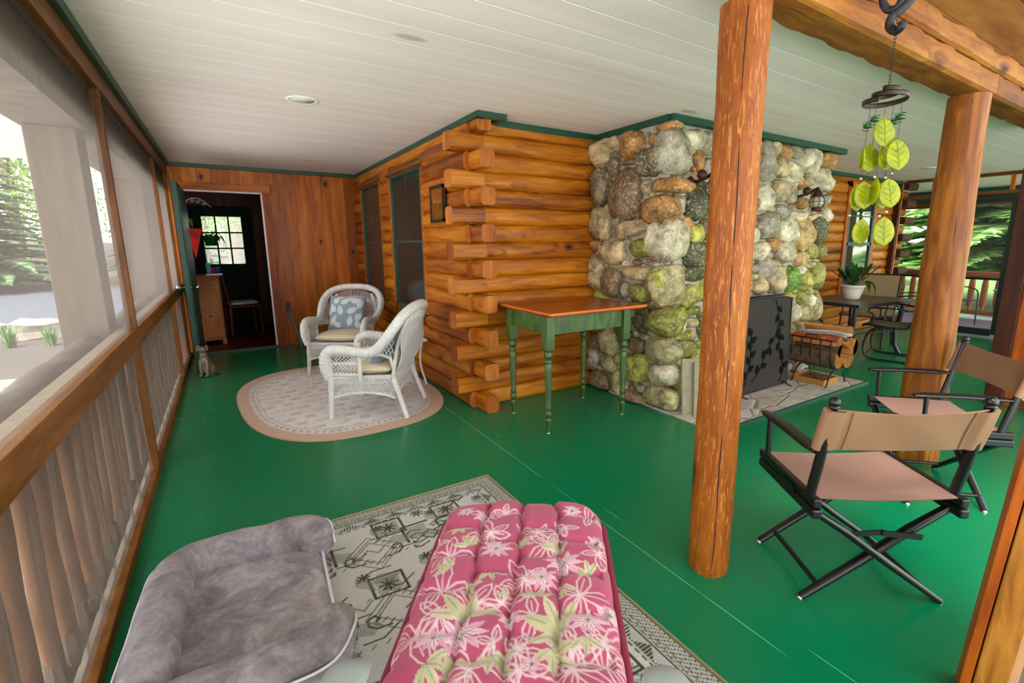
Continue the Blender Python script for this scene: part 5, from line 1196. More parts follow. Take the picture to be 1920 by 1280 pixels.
# ---------------------------------------------------------------- square kilim rug
RX_0, RX_1, RY_0, RY_1 = -.34, 1.195, -.05, 2.43
pt = Paint(RX_1-RX_0, RY_1-RY_0, .0032, '#d4d3ce'); W_, H_ = pt.w, pt.h
OL, GR = '#4e5038', '#7c7e74'
def L(P, w=.009, c=OL, cl=False): pt.line(P, w, c, cl)
def square_star(x, y, s):
    P = [(x-s, y-s*.9), (x+s, y-s), (x+s*1.02, y+s*.9), (x-s, y+s)]
    pt.poly([(x-s*.75, y-s*.7), (x+s*.75, y-s*.75), (x+s*.75, y+s*.7), (x-s*.75, y+s*.75)], GR, .007); L(P, .012, OL, True)
    for a in range(8): L([(x, y), (x+s*.55*math.cos(a*PI/4), y+s*.55*math.sin(a*PI/4))], .010)
def hooks(x, y, s, f=1):
    pt.poly([(x-s*.3, y), (x, y+s*.3), (x+s*.3, y), (x, y-s*.3)], GR, .006); L([(x-s*.34, y), (x, y+s*.34), (x+s*.34, y), (x, y-s*.34)], .008, OL, True)
    for sx in (-1, 1):
        for sy in (-1, 1):
            for k in (0, .3): L([(x+sx*s*(.17+k*.2), y+sy*s*(.17+k)), (x+sx*s*(.5+k*.3), y+sy*s*(.3+k)), (x+sx*s*(.72+k*.2), y+sy*s*(.25+k)), (x+sx*s*(.75+k*.2), y+sy*s*(.1+k))], .0085)
def swirl(x, y, s, fx=1, fy=1):
    L([(x, y), (x+.5*s*fx, y+.05*s*fy), (x+.75*s*fx, y+.3*s*fy), (x+.72*s*fx, y+.62*s*fy), (x+.45*s*fx, y+.72*s*fy), (x+.3*s*fx, y+.5*s*fy), (x+.45*s*fx, y+.42*s*fy)], .010)
def corner(x, y, s, fx, fy):
    L([(x, y+s*fy), (x, y), (x+s*fx, y)], .013); pt.poly([(x+.1*s*fx, y+.1*s*fy), (x+.85*s*fx, y+.1*s*fy), (x+.85*s*fx, y+.9*s*fy), (x+.1*s*fx, y+.9*s*fy)], GR, .0065)
def trellis(x, y, s):
    for d in (0, .18):
        k = s*(1-d*2); L([(x-k, y), (x, y+k), (x+k, y), (x, y-k)], .006, GR, True)
    for i in range(5): 
        for sx, sy in ((-1, 1), (1, 1), (1, -1), (-1, -1)): L([(x+sx*s*(i+.5)/5*.8, y+sy*s*(4.5-i)/5*.8), (x+sx*s*(i+.5)/5*.8+.02, y+sy*s*(4.5-i)/5*.8+.015)], .005, OL)
def star8(x, y, s):
    for a in range(8): L([(x+.25*s*math.cos(a*PI/4), y+.25*s*math.sin(a*PI/4)), (x+s*math.cos(a*PI/4), y+s*math.sin(a*PI/4))], .009)
for j in range(6):
    y = .26+j*.40
    for x, f in ((W_*.5, 1), (W_*.5-.52, 1), (W_*.5+.52, -1)):
        square_star(x+.11*(j % 2)*f, y, .066)
    for x in (W_*.5-.27, W_*.5+.27): hooks(x, y+.24, .12); star8(x, y+.05, .032)
    for sx in (-1, 1):
        corner(W_*.5+sx*.16, y+.36, .13, sx, -1); swirl(W_*.5+sx*.05, y+.18, .10, sx, 1); swirl(W_*.5+sx*.40, y+.02, .10, sx, 1); swirl(W_*.5+sx*.40, y-.05, .10, -sx, -1)
        trellis(W_*.5+sx*.52, y+.24, .12)
    trellis(W_*.5, y+.24, .13)
    L([(W_*.5-.62, y+.12), (W_*.5-.50, y+.05), (W_*.5-.40, y+.15), (W_*.5-.30, y+.10)], .012)
    L([(W_*.5+.62, y+.12), (W_*.5+.50, y+.05), (W_*.5+.40, y+.15), (W_*.5+.30, y+.10)], .012)
for j in range(9):
    for i in range(-2, 3):
        x, y = W_*.5+i*.27+(0 if j % 2 else .13), .22+j*.24
        if .2 < x < W_-.2 and .2 < y < H_-.2:
            pt.poly([(x-.07, y), (x-.02, y+.045), (x+.07, y+.01), (x+.02, y-.04)], GR, .0065); L([(x-.11, y+.03), (x-.04, y+.075), (x+.04, y+.07)], .007, OL); L([(x+.11, y-.03), (x+.05, y-.07), (x-.02, y-.065)], .007, OL)
            for k in range(5): L([(x-.10+k*.05, y-.10), (x-.085+k*.05, y-.088)], .006, GR)
for j in range(7):
    for i in range(-2, 3):
        x, y = W_*.5+i*.27+(.13 if j % 2 else 0), .20+j*.33
        if not (.17 < x < W_-.17 and .17 < y < H_-.17): continue
        star8(x+.06, y+.10, .026); L([(x-.10, y-.05), (x-.06, y-.09), (x-.02, y-.05), (x+.02, y-.09), (x+.06, y-.05)], .007, GR)
        pt.poly([(x+.02, y+.06), (x+.09, y-.01), (x+.09, y+.05), (x+.03, y+.12)], GR, .0065)
X, Y = pt.X, pt.Y; ed = np.minimum(np.minimum(X, W_-X), np.minimum(Y, H_-Y))
horiz = np.minimum(Y, H_-Y) < np.minimum(X, W_-X); s = np.where(horiz, X, Y)
def setm(m, c): pt.a[m] = lin(c)
setm((ed < .150) & (ed >= .0), '#bfbfb9')
setm((ed > .145) & (ed < .152) & (np.sin(s*180) > -.3), OL)
tri = np.abs(((s/.11) % 1)-.5)*2; setm((ed > .092) & (ed < .135) & ((ed-.092)/.043 > tri) & (np.sin(s*500) > -.4), OL)
setm((ed > .084) & (ed < .090), OL)
setm((ed < .082) & ((((X/.0075).astype(int)+(Y/.0075).astype(int)) % 3) == 0), '#6c6d58'); setm((ed < .080) & (ed > .05) & (np.sin(s*95)*np.sin(ed*400) > .35), '#7a7b62')
setm(ed < .010, '#7d7a56')
gx = (np.sin(Y*2*PI/.010)*.5+.5)[..., None]; pt.a = (pt.a*(.90+.10*gx)).astype(np.float32)
sp2 = np.random.RandomState(2).rand(*X.shape)[..., None]; pt.a = (pt.a*(.88+.2*sp2)).astype(np.float32)
P3 = np.stack([RX_0+X, RY_0+Y, .006+.0012*np.sin(X*6)*np.sin(Y*4)+np.where(ed < .02, -.002, 0)], -1)
krug = thing('kilim_rug', 'cream and olive kilim rug with geometric motifs beneath the lounger', 'rug'); gridmesh('weave', P3, pt.a, 'attr_rug', krug)
mb = MB()
for a, b in (((RX_0, RY_1), (RX_1, RY_1)), ((RX_1, RY_1), (RX_1, RY_0))): mb.tube([(a[0]+(b[0]-a[0])*i/40, a[1]+(b[1]-a[1])*i/40, .005) for i in range(41)], .005, 6)
obj('selvedge', mb, plain('olive_selvedge', '#8b8560', .95, bump=.4, bscale=200), krug)

# ---------------------------------------------------------------- dog bed
db = thing('dog_bed', 'grey plush bolster dog bed with white piping by the screened wall', 'pet bed', (-.062, 1.835, .0), math.radians(-3))
def soft(name, mb, mat, parent, lv=1):
    o = obj(name, mb, mat, parent); return o
bw, bl = .272, .40
mb = MB()
def matt(u, v):
    a, b = 2*u-1, 2*v-1; e = max(0, (1-abs(a)**8)*(1-abs(b)**8))**.3; return (bw*a, bl*b, .02+.085*e+.004*math.sin(a*5+b*3)*e)
mb.grid(matt, 40, 60); mb.box((-bw+.005, -bl+.005, .004), (bw-.005, bl-.005, .03)); obj('mattress', mb, 'plush', db)
mb = MB(); ring = [(bw*x, bl*y, .075) for x, y in ((-1, -.95), (-.97, -1), (.97, -1), (1, -.95), (1, .95), (.97, 1), (-.97, 1), (-1, .95))]; mb.tube(ring, .006, 6, closed=True)
obj('mattress_piping', mb, 'piping', db)
rb = .072
def bolster(P, seed, name):
    Q = smooth_path(P, 12); k = len(Q); q = random.Random(seed); p = [q.random()*6 for _ in range(3)]
    R = []
    for i in range(k):
        t = i/(k-1); e = min(1, min(t, 1-t)*k/3.0); R.append((.55+.45*math.sin(min(1, e)*PI/2)+.03*math.sin(t*40+p[0])+.025*math.sin(t*73+p[1])+.02*math.sin(t*19+p[2])))
    vs = MB(); vs.tube(Q, R, 28, flat=(rb*1.15, rb), up=(0, 0, 1), ex=2.2); return obj(name, vs, 'plush', db)
zb = .118
bolster([(bw-.01, bl-.15, zb), (bw-.035, bl-.055, zb), (bw-.14, bl-.035, zb), (0, bl-.03, zb), (-bw+.12, bl-.03, zb), (-bw+.035, bl-.075, zb), (-bw+.022, bl-.25, zb), (-bw+.02, 0, zb), (-bw+.022, -bl+.25, zb), (-bw+.035, -bl+.075, zb), (-bw+.12, -bl+.03, zb), (0, -bl+.03, zb), (bw-.14, -bl+.035, zb), (bw-.035, -bl+.055, zb), (bw-.01, -bl+.16, zb)], 5, 'bolster')
mb = MB(); Q = smooth_path([(bw+.05, bl-.17, .12), (bw+.042, bl-.05, .16), (bw-.04, bl+.035, .135), (0, bl+.045, .13), (-bw+.10, bl+.045, .13), (-bw-.035, bl-.02, .13), (-bw-.055, bl-.2, .13), (-bw-.055, 0, .13), (-bw-.05, -bl+.1, .13), (-bw+.04, -bl-.045, .13), (0, -bl-.045, .13), (bw-.05, -bl-.04, .135), (bw+.042, -bl+.06, .16), (bw+.05, -bl+.18, .12)], 8); mb.tube(Q, .0045, 6); obj('bolster_piping', mb, 'piping', db)

# ---------------------------------------------------------------- lounger with the floral cushion
CH = (.812, 1.364); CA = math.atan2(.82, .57)-PI/2       # foot end, yaw (local +y runs to the foot)
ch = thing('chaise_lounger', 'wine red sling lounger with grey armrests on the kilim rug', 'lounger', (CH[0], CH[1], .006), CA)
CHM = Matrix.Translation((CH[0], CH[1], .006)) @ Matrix.Rotation(CA, 4, 'Z')
mb = MB(); ZS = .355
mb.grid(lambda u, v: (-.27+.54*u, -.005-1.15*v, ZS-.012*math.sin(PI*u)), 10, 20); mb.grid(lambda u, v: (-.27+.54*(1-u), -.005-1.15*v, ZS-.004-.012*math.sin(PI*u)), 10, 20); obj('sling', mb, 'winefabric', ch)
mb = MB(); mb.grid(lambda u, v: (-.27+.54*u, -1.15-.60*v, ZS+.26*v), 10, 10); mb.grid(lambda u, v: (.27-.54*u, -1.15-.60*v, ZS-.004+.26*v), 10, 10); obj('backrest_sling', mb, 'winefabric', ch)
for s_ in (-1, 1):
    mb = MB(); mb.tube([(.285*s_, 0, ZS), (.285*s_, -1.15, ZS), (.285*s_, -1.75, ZS+.26)], .016, 10); tag(obj('side_rail', mb, 'winefabric', ch), None)
    mb = MB(); mb.tube(smooth_path([(.30*s_, -.80, ZS), (.325*s_, -.81, .47), (.325*s_, -.86, .535)], 4), .014, 8); mb.tube([(.30*s_, -1.10, ZS), (.325*s_, -1.12, .53)], .014, 8); obj('arm_support', mb, 'greyplastic', ch)
    mb = MB()
    def armf(u, v, s_=s_, top=1):
        a = 2*u-1; y = -.745-.50*v; e = (1-(1-min(1, v*7))**2)**.5; w_ = .044*(e*.85+.15); return (s_*.325+(.035 if s_ < 0 else 0)+a*w_, y, .555+(.012*(1-a*a)**.5 if top else -.014*(1-abs(a)**4)**.5)-(.035*(1-min(1, v*8))**2))
    mb.grid(lambda u, v: armf(u, v), 12, 30); mb.grid(lambda u, v: armf(1-u, v, top=0), 12, 30); tag(obj('armrest', mb, 'greyplastic', ch), 'flat grey armrest')
mb = MB(); mb.tube([(-.285, 0, ZS), (.285, 0, ZS)], .016, 10); obj('end_rail', mb, 'winefabric', ch)
for y in (-.12, -1.0):
    for s_ in (-1, 1): mb = MB(); mb.tube([(.27*s_, y, ZS), (.27*s_, y+(.02 if y > -.5 else -.02), .0)], .014, 8); obj('leg', mb, 'greyplastic', ch)
# cushion: local x across, y along; world point on the cushion plane from ground axes
CW, CL = .50, 1.62
pt = Paint(CW+.06, CL, .0030, '#a94866')
def W2C(px, py):   # world xy -> cushion paint coordinates
    v = CHM.inverted() @ Vector((px, py, .4)); return (v.x+(CW+.06)/2, -v.y+.06)
def ray2(px, py, z):
    d = _fw*897.74+_r2*(px-1015.95)+_u2*(626.56-py); t = (z-1.38)/d.z; return (d.x*t, d.y*t)
_fw_ = _fw
CR, LF, LF2, PK, PK2 = '#c4b99c', '#b5ae88', '#7d8468', '#c898a8', '#c98aa0'
q = random.Random(31)
def petal(x, y, a, L_, W_2, c):
    P = []
    for t, w_ in ((0, .15), (.25, .8), (.5, 1), (.75, .7), (1, 0), (.75, -.7), (.5, -1), (.25, -.8)): P.append((x+L_*t*math.cos(a)-W_2*w_*.5*math.sin(a), y+L_*t*math.sin(a)+W_2*w_*.5*math.cos(a)))
    pt.poly(P, c); return P
def flower(x, y, s, c=PK, sq_=.8):
    n = 10
    for i in range(n):
        a = 2*PI*i/n+q.uniform(-.1, .1); L_ = s*(1 if abs(math.cos(a)) > .4 else sq_); P = petal(x, y, a, L_, s*.30, c if i % 2 else '#d2b6be'); pt.line([(x+.2*L_*math.cos(a), y+.2*L_*math.sin(a)), (x+.8*L_*math.cos(a), y+.8*L_*math.sin(a))], .0035, PK2)
    for i in range(26): a = 2*PI*i/26; pt.line([(x+.1*s*math.cos(a), y+.1*s*math.sin(a)), (x+.36*s*math.cos(a), y+.36*s*math.sin(a))], .0030, '#9c5a78' if i % 2 else '#e6dcd6')
    P = [(x+.16*s*math.cos(a), y+.16*s*math.sin(a)) for a in [i*.7 for i in range(9)]]; pt.poly(P, '#d8cdb8'); pt.line([(x-.08*s, y), (x, y+.1*s), (x+.08*s, y-.02*s), (x, y-.08*s)], .005, '#6d5a54')
def leafc(x, y, s, a0, n=3):
    for i in range(n):
        a = a0+(i-(n-1)/2)*.85+q.uniform(-.1, .1); petal(x, y, a, s*q.uniform(.85, 1.1), s*.36, LF if i % 2 else CR); pt.line([(x, y), (x+.85*s*math.cos(a), y+.85*s*math.sin(a))], .0032, LF2)
        petal(x+.02*s, y+.03*s, a+.16, s*.7, s*.10, '#aeb089')
def outl(x, y, s, a0, n=4):
    for i in range(n):
        a = a0+i*2*PI/max(n, 5)*1.1; L_ = s*q.uniform(.7, 1.15); P = [(x, y)]
        for t, w_ in ((.2, .35), (.5, .55), (.8, .35), (1, 0), (.8, -.30), (.5, -.45), (.2, -.25)): P.append((x+L_*t*math.cos(a)-L_*.42*w_*math.sin(a), y+L_*t*math.sin(a)+L_*.42*w_*math.cos(a)))
        pt.line(P, .0042, '#d2bcbc', True); pt.line([(x, y), (x+.7*L_*math.cos(a), y+.7*L_*math.sin(a))], .0032, '#d2bcbc')
def cp(zx, zy): return W2C(*ray2(740+zx/3, 920+zy/3, .455))
for (x, y, s, a, n) in ((540, 230, .09, .1, 5), (805, 230, .085, 1, 5), (300, 340, .085, 2, 5), (255, 540, .10, .5, 5), (735, 490, .085, 0, 5), (1040, 580, .10, 2.2, 5), (600, 620, .08, 3, 3), (110, 800, .09, 1, 4), (1180, 850, .10, 2.6, 4), (420, 1000, .11, 1.2, 4), (560, 850, .06, 2, 3), (1010, 1000, .10, .4, 4), (700, 1010, .09, 2, 4), (1200, 960, .09, 3, 4), (860, 300, .07, 1, 5), (440, 620, .08, 2.5, 5), (780, 700, .07, .4, 4), (1000, 860, .08, 1.8, 5), (230, 260, .06, .2, 4), (250, 700, .08, 1.1, 4), (680, 900, .08, 5, 5), (1100, 130, .06, .5, 4), (1150, 330, .07, 1.5, 4), (950, 200, .06, 0, 4), (620, 110, .06, 2, 4)):
    outl(*cp(x, y), s, a, n)
for (x, y, s, a, n) in ((365, 195, .05, 1.5, 4), (430, 300, .065, 4.0, 3), (320, 420, .06, 3.4, 3), (540, 430, .055, 1.3, 3), (930, 320, .07, 4.3, 3), (1100, 440, .05, 4, 4), (385, 700, .10, 4.5, 4), (940, 760, .11, 3.9, 4), (540, 900, .07, 1.2, 4), (170, 970, .07, .5, 4), (800, 590, .055, 4.6, 4), (880, 880, .07, .6, 5), (1070, 810, .055, 1.5, 3), (640, 590, .045, 4, 2), (700, 290, .045, 5, 4), (400, 500, .06, 0.6, 2), (300, 900, .07, 1, 2), (940, 520, .05, 1, 2)):
    leafc(*cp(x, y), s, a, n)
for (x, y, s) in ((515, 130, .050), (570, 320, .056), (950, 390, .062), (825, 480, .052), (1085, 715, .060), (370, 790, .068), (215, 815, .055), (645, 700, .035), (1215, 660, .042), (405, 110, .036), (1140, 260, .035), (1000, 100, .035), (770, 970, .03)):
    flower(*cp(x, y), s)
for i in range(26):   # the part of the cushion nearest the viewer
    x, y = q.uniform(.03, CW), q.uniform(.80, CL-.1); (flower, leafc, outl)[i % 3](x, y, *((q.uniform(.045, .06),) if i % 3 == 0 else (q.uniform(.06, .09), q.random()*6, 4)))
X, Y = pt.X-(CW+.06)/2, pt.Y
U = X/((CW+.06)/2)
def sm(a): return 1-np.exp(-(a)**2)
cols = np.minimum(np.minimum(np.abs(X+.125+.006*np.sin(Y*9)), np.abs(X-.0+.005*np.sin(Y*11+1))), np.abs(X-.125+.006*np.sin(Y*8+2)))
colx = np.floor((X+.25)/.125); ph = np.where(colx % 2 == 0, 0.0, .075)
rows = np.abs(((Y+ph-.03) % .15)-.075)
e = np.clip(1-np.abs(U)**7, 0, 1)**.35*np.clip(1-(np.clip((.045-Y)/.045, 0, 1))**2.5, 0, 1)**.5
puff = .030*(1-.60*np.exp(-(cols/.012)**2))*(1-.50*np.exp(-((.075-rows)/.018)**2))-.010*np.exp(-(cols/.012)**2)*np.exp(-((.075-rows)/.03)**2)
wr = .0022*np.sin(X*90+Y*40+2*np.sin(Y*30))*np.exp(-(cols/.03)**2)
Z = ZS+.008+.055*e+puff*e+wr
yb = np.where(Y-.06 > 1.13, (Y-.06-1.13)*.45, 0); yl = -(Y-.06)
P3 = np.stack([X*(1-.02*np.exp(-((.075-rows)/.02)**2))*(1-.16*np.clip(1-Y/.10, 0, 1)**2.5), yl-.03*(np.abs(U)**4)*np.clip(1-Y/.12, 0, 1), Z+yb], -1)
cu = thing('lounger_cushion', 'thick tufted pink cushion printed with passion flowers and leaves, lying on the lounger', 'cushion', (CH[0], CH[1], .006), CA)
gridmesh('printed_cover', P3, pt.a, 'attr_cloth', cu)
mb = MB(); mb.grid(lambda u, v: (-.27+.54*u, .055-1.12*v, ZS+.006), 6, 10); obj('underside', mb, 'winefabric', cu)
# ---------------------------------------------------------------- folding director's chairs
def director_chair(loc, rz, s, label):
    t = thing('director_chair', label, 'folding chair', loc, rz, 'black director chairs with tan canvas'); t.scale = (s, s, s)
    w_ = .292
    for sx in (-1, 1):
        mb = MB(); mb.box((sx*w_-.016, -.235, .452), (sx*w_+.016, .255, .49)); obj('seat_rail', mb, 'black', t, bevel=.006)
        mb = MB(); mb.box((sx*w_-.019, -.24, .408), (sx*w_+.019, .25, .448)); obj('lower_rail', mb, 'black', t, bevel=.008)
        mb = MB(); mb.box((sx*(w_+.019), -.09, .418), (sx*(w_+.023), .02, .47)); obj('rail_bracket', mb, 'iron', t)
        mb = MB(); mb.tube([(sx*w_, -.175, .49), (sx*w_, -.205, .62), (sx*w_, -.262, .885)], [.017, .017, .014], 10, ex=3.5); obj('back_post', mb, 'black', t)
        mb = MB(); mb.ball((sx*w_, -.264, .905), (.021, .021, .020)); mb.lathe([(.016, 0), (.022, .006), (.016, .012)], 14, T=Matrix.Translation((sx*w_, -.263, .88))); obj('finial', mb, 'black', t)
        mb = MB(); mb.tube([(sx*w_, .20, .49), (sx*w_, .205, .665)], .013, 8); obj('arm_post', mb, 'black', t)
        mb = MB(); n = 14
        pts = [(sx*w_, .27-.47*i/n, .675+.006*math.sin(PI*i/n)) for i in range(n+1)]
        mb.tube(pts, [.55]+[.9]+[1.0]*(n-3)+[.85, .6], 12, flat=(.013, .030), up=(0, 0, 1), ex=2.6); obj('armrest', mb, 'black', t)
    for y in (-.185, .205):
        for sx in (-1, 1):
            mb = MB(); yo = y+sx*.013; mb.tube([(sx*(w_-.01), yo, .42), (sx*.14, yo, .325), (-sx*.05, yo, .18), (-sx*.285, yo, .008)], [.92, 1.1, 1.05, .85], 10, flat=(.020, .015), ex=2.6, up=(0, 1, 0)); lg = obj('leg', mb, 'black', t)
            mb = MB(); mb.lathe([(.013, 0), (.013, .007), (.008, .012)], 12, T=Matrix.Translation((-sx*.285, yo, 0))); tag(obj('foot_glide', mb, 'chrome', lg), 'steel foot glide')
    for sx in (-1, 1):
        mb = MB(); mb.tube([(sx*.215, -.185, .062), (sx*.215, .205, .062)], .011, 8); obj('stretcher', mb, 'black', t)
    for y in (-.212, .232):
        mb = MB(); mb.bar((-.155, y, .325), (.0, y-.0, .335), .005, .022); mb.bar((-.01, y-.006, .335), (.155, y-.006, .315), .005, .024); obj('folding_link', mb, 'iron', t)
    # canvas seat and back sleeve
    mb = MB(); f = lambda u, v: (-w_+.0+2*w_*u, -.215+.44*v, .488-.012*math.sin(PI*u)); mb.grid(f, 16, 8); mb.grid(lambda u, v: tuple(a-(0, 0, .003)[i] for i, a in enumerate(f(1-u, v))), 16, 8); obj('canvas_seat', mb, 'tan_seat', t)
    mb = MB(); q = random.Random(int(loc[0]*100)); p0 = q.random()*6
    def bk(u, v, o=0):
        x = (2*u-1)*(w_+.018); z = .70+.175*v-.016*math.sin(PI*u)*(v-.2); y = -.262+.05*(1-v)-.028*math.sin(PI*u)**.8+.004*math.sin(x*22+p0)*math.sin(v*4)+o
        if abs(2*u-1) > .9: y += -.0
        return (x, y, z)
    mb.grid(lambda u, v: bk(u, v, .022 if .05 > min(u, 1-u) else .004), 40, 10); mb.grid(lambda u, v: bk(1-u, v, -.020 if .08 > min(u, 1-u) else -.004), 40, 10)
    mb.tube([bk(i/40, 1) for i in range(41)], .004, 6); mb.tube([bk(i/40, 0) for i in range(41)], .004, 6)
    for e in (0, 1):
        for v0 in (0, ): mb.tube([bk(e, v) for v in (0, .5, 1)], .020, 12)
    bk_ = obj('canvas_back', mb, 'tan', t)
    for u in (.135, .865):
        mb = MB(); mb.tube([tuple(a+b for a, b in zip(bk(u, v), (0, -.0075, 0))) for v in (0, .25, .5, .75, 1)], .0022, 5); obj('seam', mb, 'canvasline', bk_)
    return t
director_chair((2.074, .824, 0), -.583, .927, 'black director chair with tan canvas, its back to the viewer near the cedar post')
director_chair((3.251, .934, 0), .768, .905, 'black director chair with brown-tan canvas turned toward the fireplace')

# ---------------------------------------------------------------- wind chime on its scroll bracket
CHX, CHY = 2.142, .90
hb = thing('scroll_hook', 'black twisted iron scroll hook fixed to the ceiling beam', 'hook', (2.10, .965, 2.20))
def hk(px, py, dep=0):
    d = _fw*897.74+_r2*(px-1015.95)+_u2*(626.56-py); n_ = math.hypot(d.x, d.y); R0 = math.hypot(CHX, CHY)+dep; return Vector((d.x*R0/n_, d.y*R0/n_, 1.38+d.z*R0/n_))-Vector((2.10, .965, 2.20))
VD = (.87, .36, .30)
mb = MB(); P = smooth_path([hk(1722, -22), hk(1706, 2), hk(1690, 18), hk(1672, 33), hk(1668, 50), hk(1679, 58, -.01), hk(1690, 50, -.02), hk(1694, 40, -.02)], 8); mb.tube(P, 1.0, 8, flat=(.003, .0145), ex=5, up=VD); obj('strap', mb, 'iron', hb)
mb = MB(); P = smooth_path([hk(1655, -14, .01), hk(1656, 6, .01), hk(1664, 18, .01), hk(1677, 17, .005), hk(1688, 6), hk(1694, -12)], 8); mb.tube(P, 1.0, 8, flat=(.003, .0125), ex=5, up=VD); obj('curl', mb, 'iron', hb)
mb = MB(); mb.tube([(.05, .09, .12), (.05, .14, .12)], .012, 8); obj('fixing', mb, 'iron', hb)
wc = thing('wind_chime', 'lime green glass leaf wind chime hanging from the black scroll hook', 'wind chime', (CHX, CHY, 1.90))
mb = MB()
for i in range(22):
    z = .06+i*.0105; a = (i % 2)*PI/2+.5; mb.tube([(.004*math.cos(a)*math.cos(b), .004*math.sin(a)*math.cos(b), z+.0075*math.sin(b)) for b in [2*PI*j/8 for j in range(8)]], .0012, 4, closed=True)
obj('chain', mb, 'bronze', wc)
mb = MB(); mb.tube([(0, 0, .29), (.012, -.004, .33), (.016, -.01, .365)], .0018, 5); mb.tube([(0, 0, .285), (.005, 0, .30), (0, 0, .31), (-.005, 0, .30)], .0015, 5, closed=True); obj('wire_hook', mb, 'bronze', wc)
mb = MB(); P = []
for i in range(60):
    t = i/59; a = 2*PI*2.1*t+2.6; r_s = .022+.062*t**.9; z = .045-.050*t; P.append((r_s*math.cos(a), r_s*math.sin(a), z+.012*math.cos(a)*0))
mb.tube(P, 1, 6, flat=(.0095, .0016), ex=4, up=(0, 0, 1)); obj('spiral_band', mb, 'bronze', wc)
RT = Vector((math.cos(.58), -math.sin(.58), 0))
def chleaf(c, s_, ang, yaw, name='glass_leaf'):
    mb = MB(); L_, W_2 = s_, s_*.80; n = 18; out = []
    for i in range(n):
        t = 2*PI*i/n; r_l = 1.0; x = math.sin(t)*W_2/2*(1-.12*math.cos(t)); z = math.cos(t)*L_/2
        if abs(math.sin(t)) < .1: z *= 1.10
        out.append((x, z))
    def ring(k, y): return [(x*k, y, z*k) for x, z in out]
    d = .0022; V = ring(1, 0)+ring(.93, d)+ring(.5, d*1.2)+[(0, d*1.2, 0)]+ring(.93, -d)+ring(.5, -d*1.2)+[(0, -d*1.2, 0)]; F = []
    for i in range(n):
        j = (i+1) % n; F += [(i, j, n+j, n+i), (n+i, n+j, 2*n+j, 2*n+i), (2*n+i, 2*n+j, 3*n)]; b = 3*n+1; F += [(j, i, b+i, b+j), (b+j, b+i, b+n+i, b+n+j), (b+n+j, b+n+i, b+2*n)]
    T = Matrix.Translation(c) @ Matrix.Rotation(yaw, 4, 'Z') @ Matrix.Rotation(ang, 4, 'Y'); mb.add(V, F, 0, True, T)
    o = obj(name, mb, 'lime', wc)
    mb = MB(); mb.tube([T @ Vector((0, -.004, L_*.42)), T @ Vector((0.002, -.0045, 0)), T @ Vector((0, -.004, -L_*.42))], .0011, 5)
    for k in (-.22, -.02, .18):
        for sd in (-1, 1): mb.tube([T @ Vector((0, -.004, L_*(k-.08))), T @ Vector((sd*W_2*.28, -.004, L_*(k+.10)))], .0009, 4)
    obj('leaf_vein', mb, plain('olive_vein', '#6f8410', .4) if 'vein' not in MT else MT['vein'], o); return o
MT['vein'] = plain('olive_vein_paint', '#6f8410', .4)
# per string: offset across the view, depth, beads and leaves by height below the ring
def ray_at(px, py, dep):   # point seen at that pixel at the chime's distance plus a depth offset
    d = _fw*897.74+_r2*(px-1015.95)+_u2*(626.56-py); n_ = math.hypot(d.x, d.y); R0 = math.hypot(CHX, CHY)+dep; return Vector((d.x*R0/n_, d.y*R0/n_, 1.38+d.z*R0/n_))-Vector((CHX, CHY, 1.90))
wires = [([(1632, 198), (1628, 232), (1620, 284), (1615, 330), (1612, 345)], -.03), ([(1645, 190), (1641, 215), (1637, 265), (1630, 320), (1621, 350)], .0), ([(1660, 195), (1657, 228), (1649, 270), (1644, 330), (1640, 400), (1640, 410)], -.05),
         ([(1676, 195), (1672, 222), (1667, 275), (1661, 322), (1656, 350)], .02), ([(1692, 188), (1689, 215), (1683, 265), (1672, 320), (1668, 345)], -.02)]
for P, dp in wires:
    mb = MB(); mb.tube([ray_at(x, y, dp) for x, y in P], .0009, 4); obj('wire', mb, 'bronze', wc)
for (x, y, dp) in ((1627, 236, -.03), (1640, 224, 0), (1674, 229, .02), (1688, 219, -.02)):
    c = ray_at(x, y, dp); mb = MB(); mb.ball(c, (.0135, .0135, .011)); o = obj('glass_bead', mb, 'bead', wc)
    mb = MB()
    mb.tube([c+Vector((.0165*math.cos(a), .0165*math.sin(a), -.016+.032*i/40)) for i, a in enumerate([2*PI*3*j/40 for j in range(41)])], .0012, 4); obj('wire_coil', mb, 'bronze', o)
vy = -.58
for (x, y, s_, an, dp, yw) in ((1658, 248, .100, .16, -.05, vy), (1617, 297, .080, -.1, -.035, vy+1.2), (1630, 296, .098, .05, -.01, vy), (1663, 293, .100, -.05, .0, vy+.2), (1683, 290, .108, .22, -.03, vy),
      (1607, 371, .098, .12, .0, vy+.3), (1620, 366, .100, .15, -.02, vy), (1640, 358, .095, .1, -.04, vy+1.35), (1655, 366, .100, .05, .02, vy+.3), (1668, 362, .104, .25, -.015, vy), (1614, 434, .095, -.05, .0, vy+.1), (1657, 434, .105, .1, -.01, vy), (1648, 440, .088, -.2, .01, vy+.6)):
    chleaf(ray_at(x, y, dp), s_, -an, yw)
for (x, y) in ((1614, 335), (1640, 332), (1660, 333), (1672, 325), (1667, 338), (1593, 404), (1618, 402), (1649, 405), (1662, 397), (1622, 467)):
    mb = MB(); c = ray_at(x, y, 0); mb.ball(c, .0045, seg=10, ring=6); obj('clear_bead', mb, 'clearbead', wc)
for P in ([(1614, 345), (1611, 358)], [(1640, 330), (1650, 350), (1622, 350)], [(1661, 315), (1660, 350)], [(1676, 318), (1670, 344)], [(1617, 395), (1616, 415)], [(1662, 392), (1659, 412)], [(1651, 398), (1649, 420)]):
    mb = MB(); mb.tube([ray_at(x, y, 0) for x, y in P], .0009, 4); obj('wire', mb, 'bronze', wc)

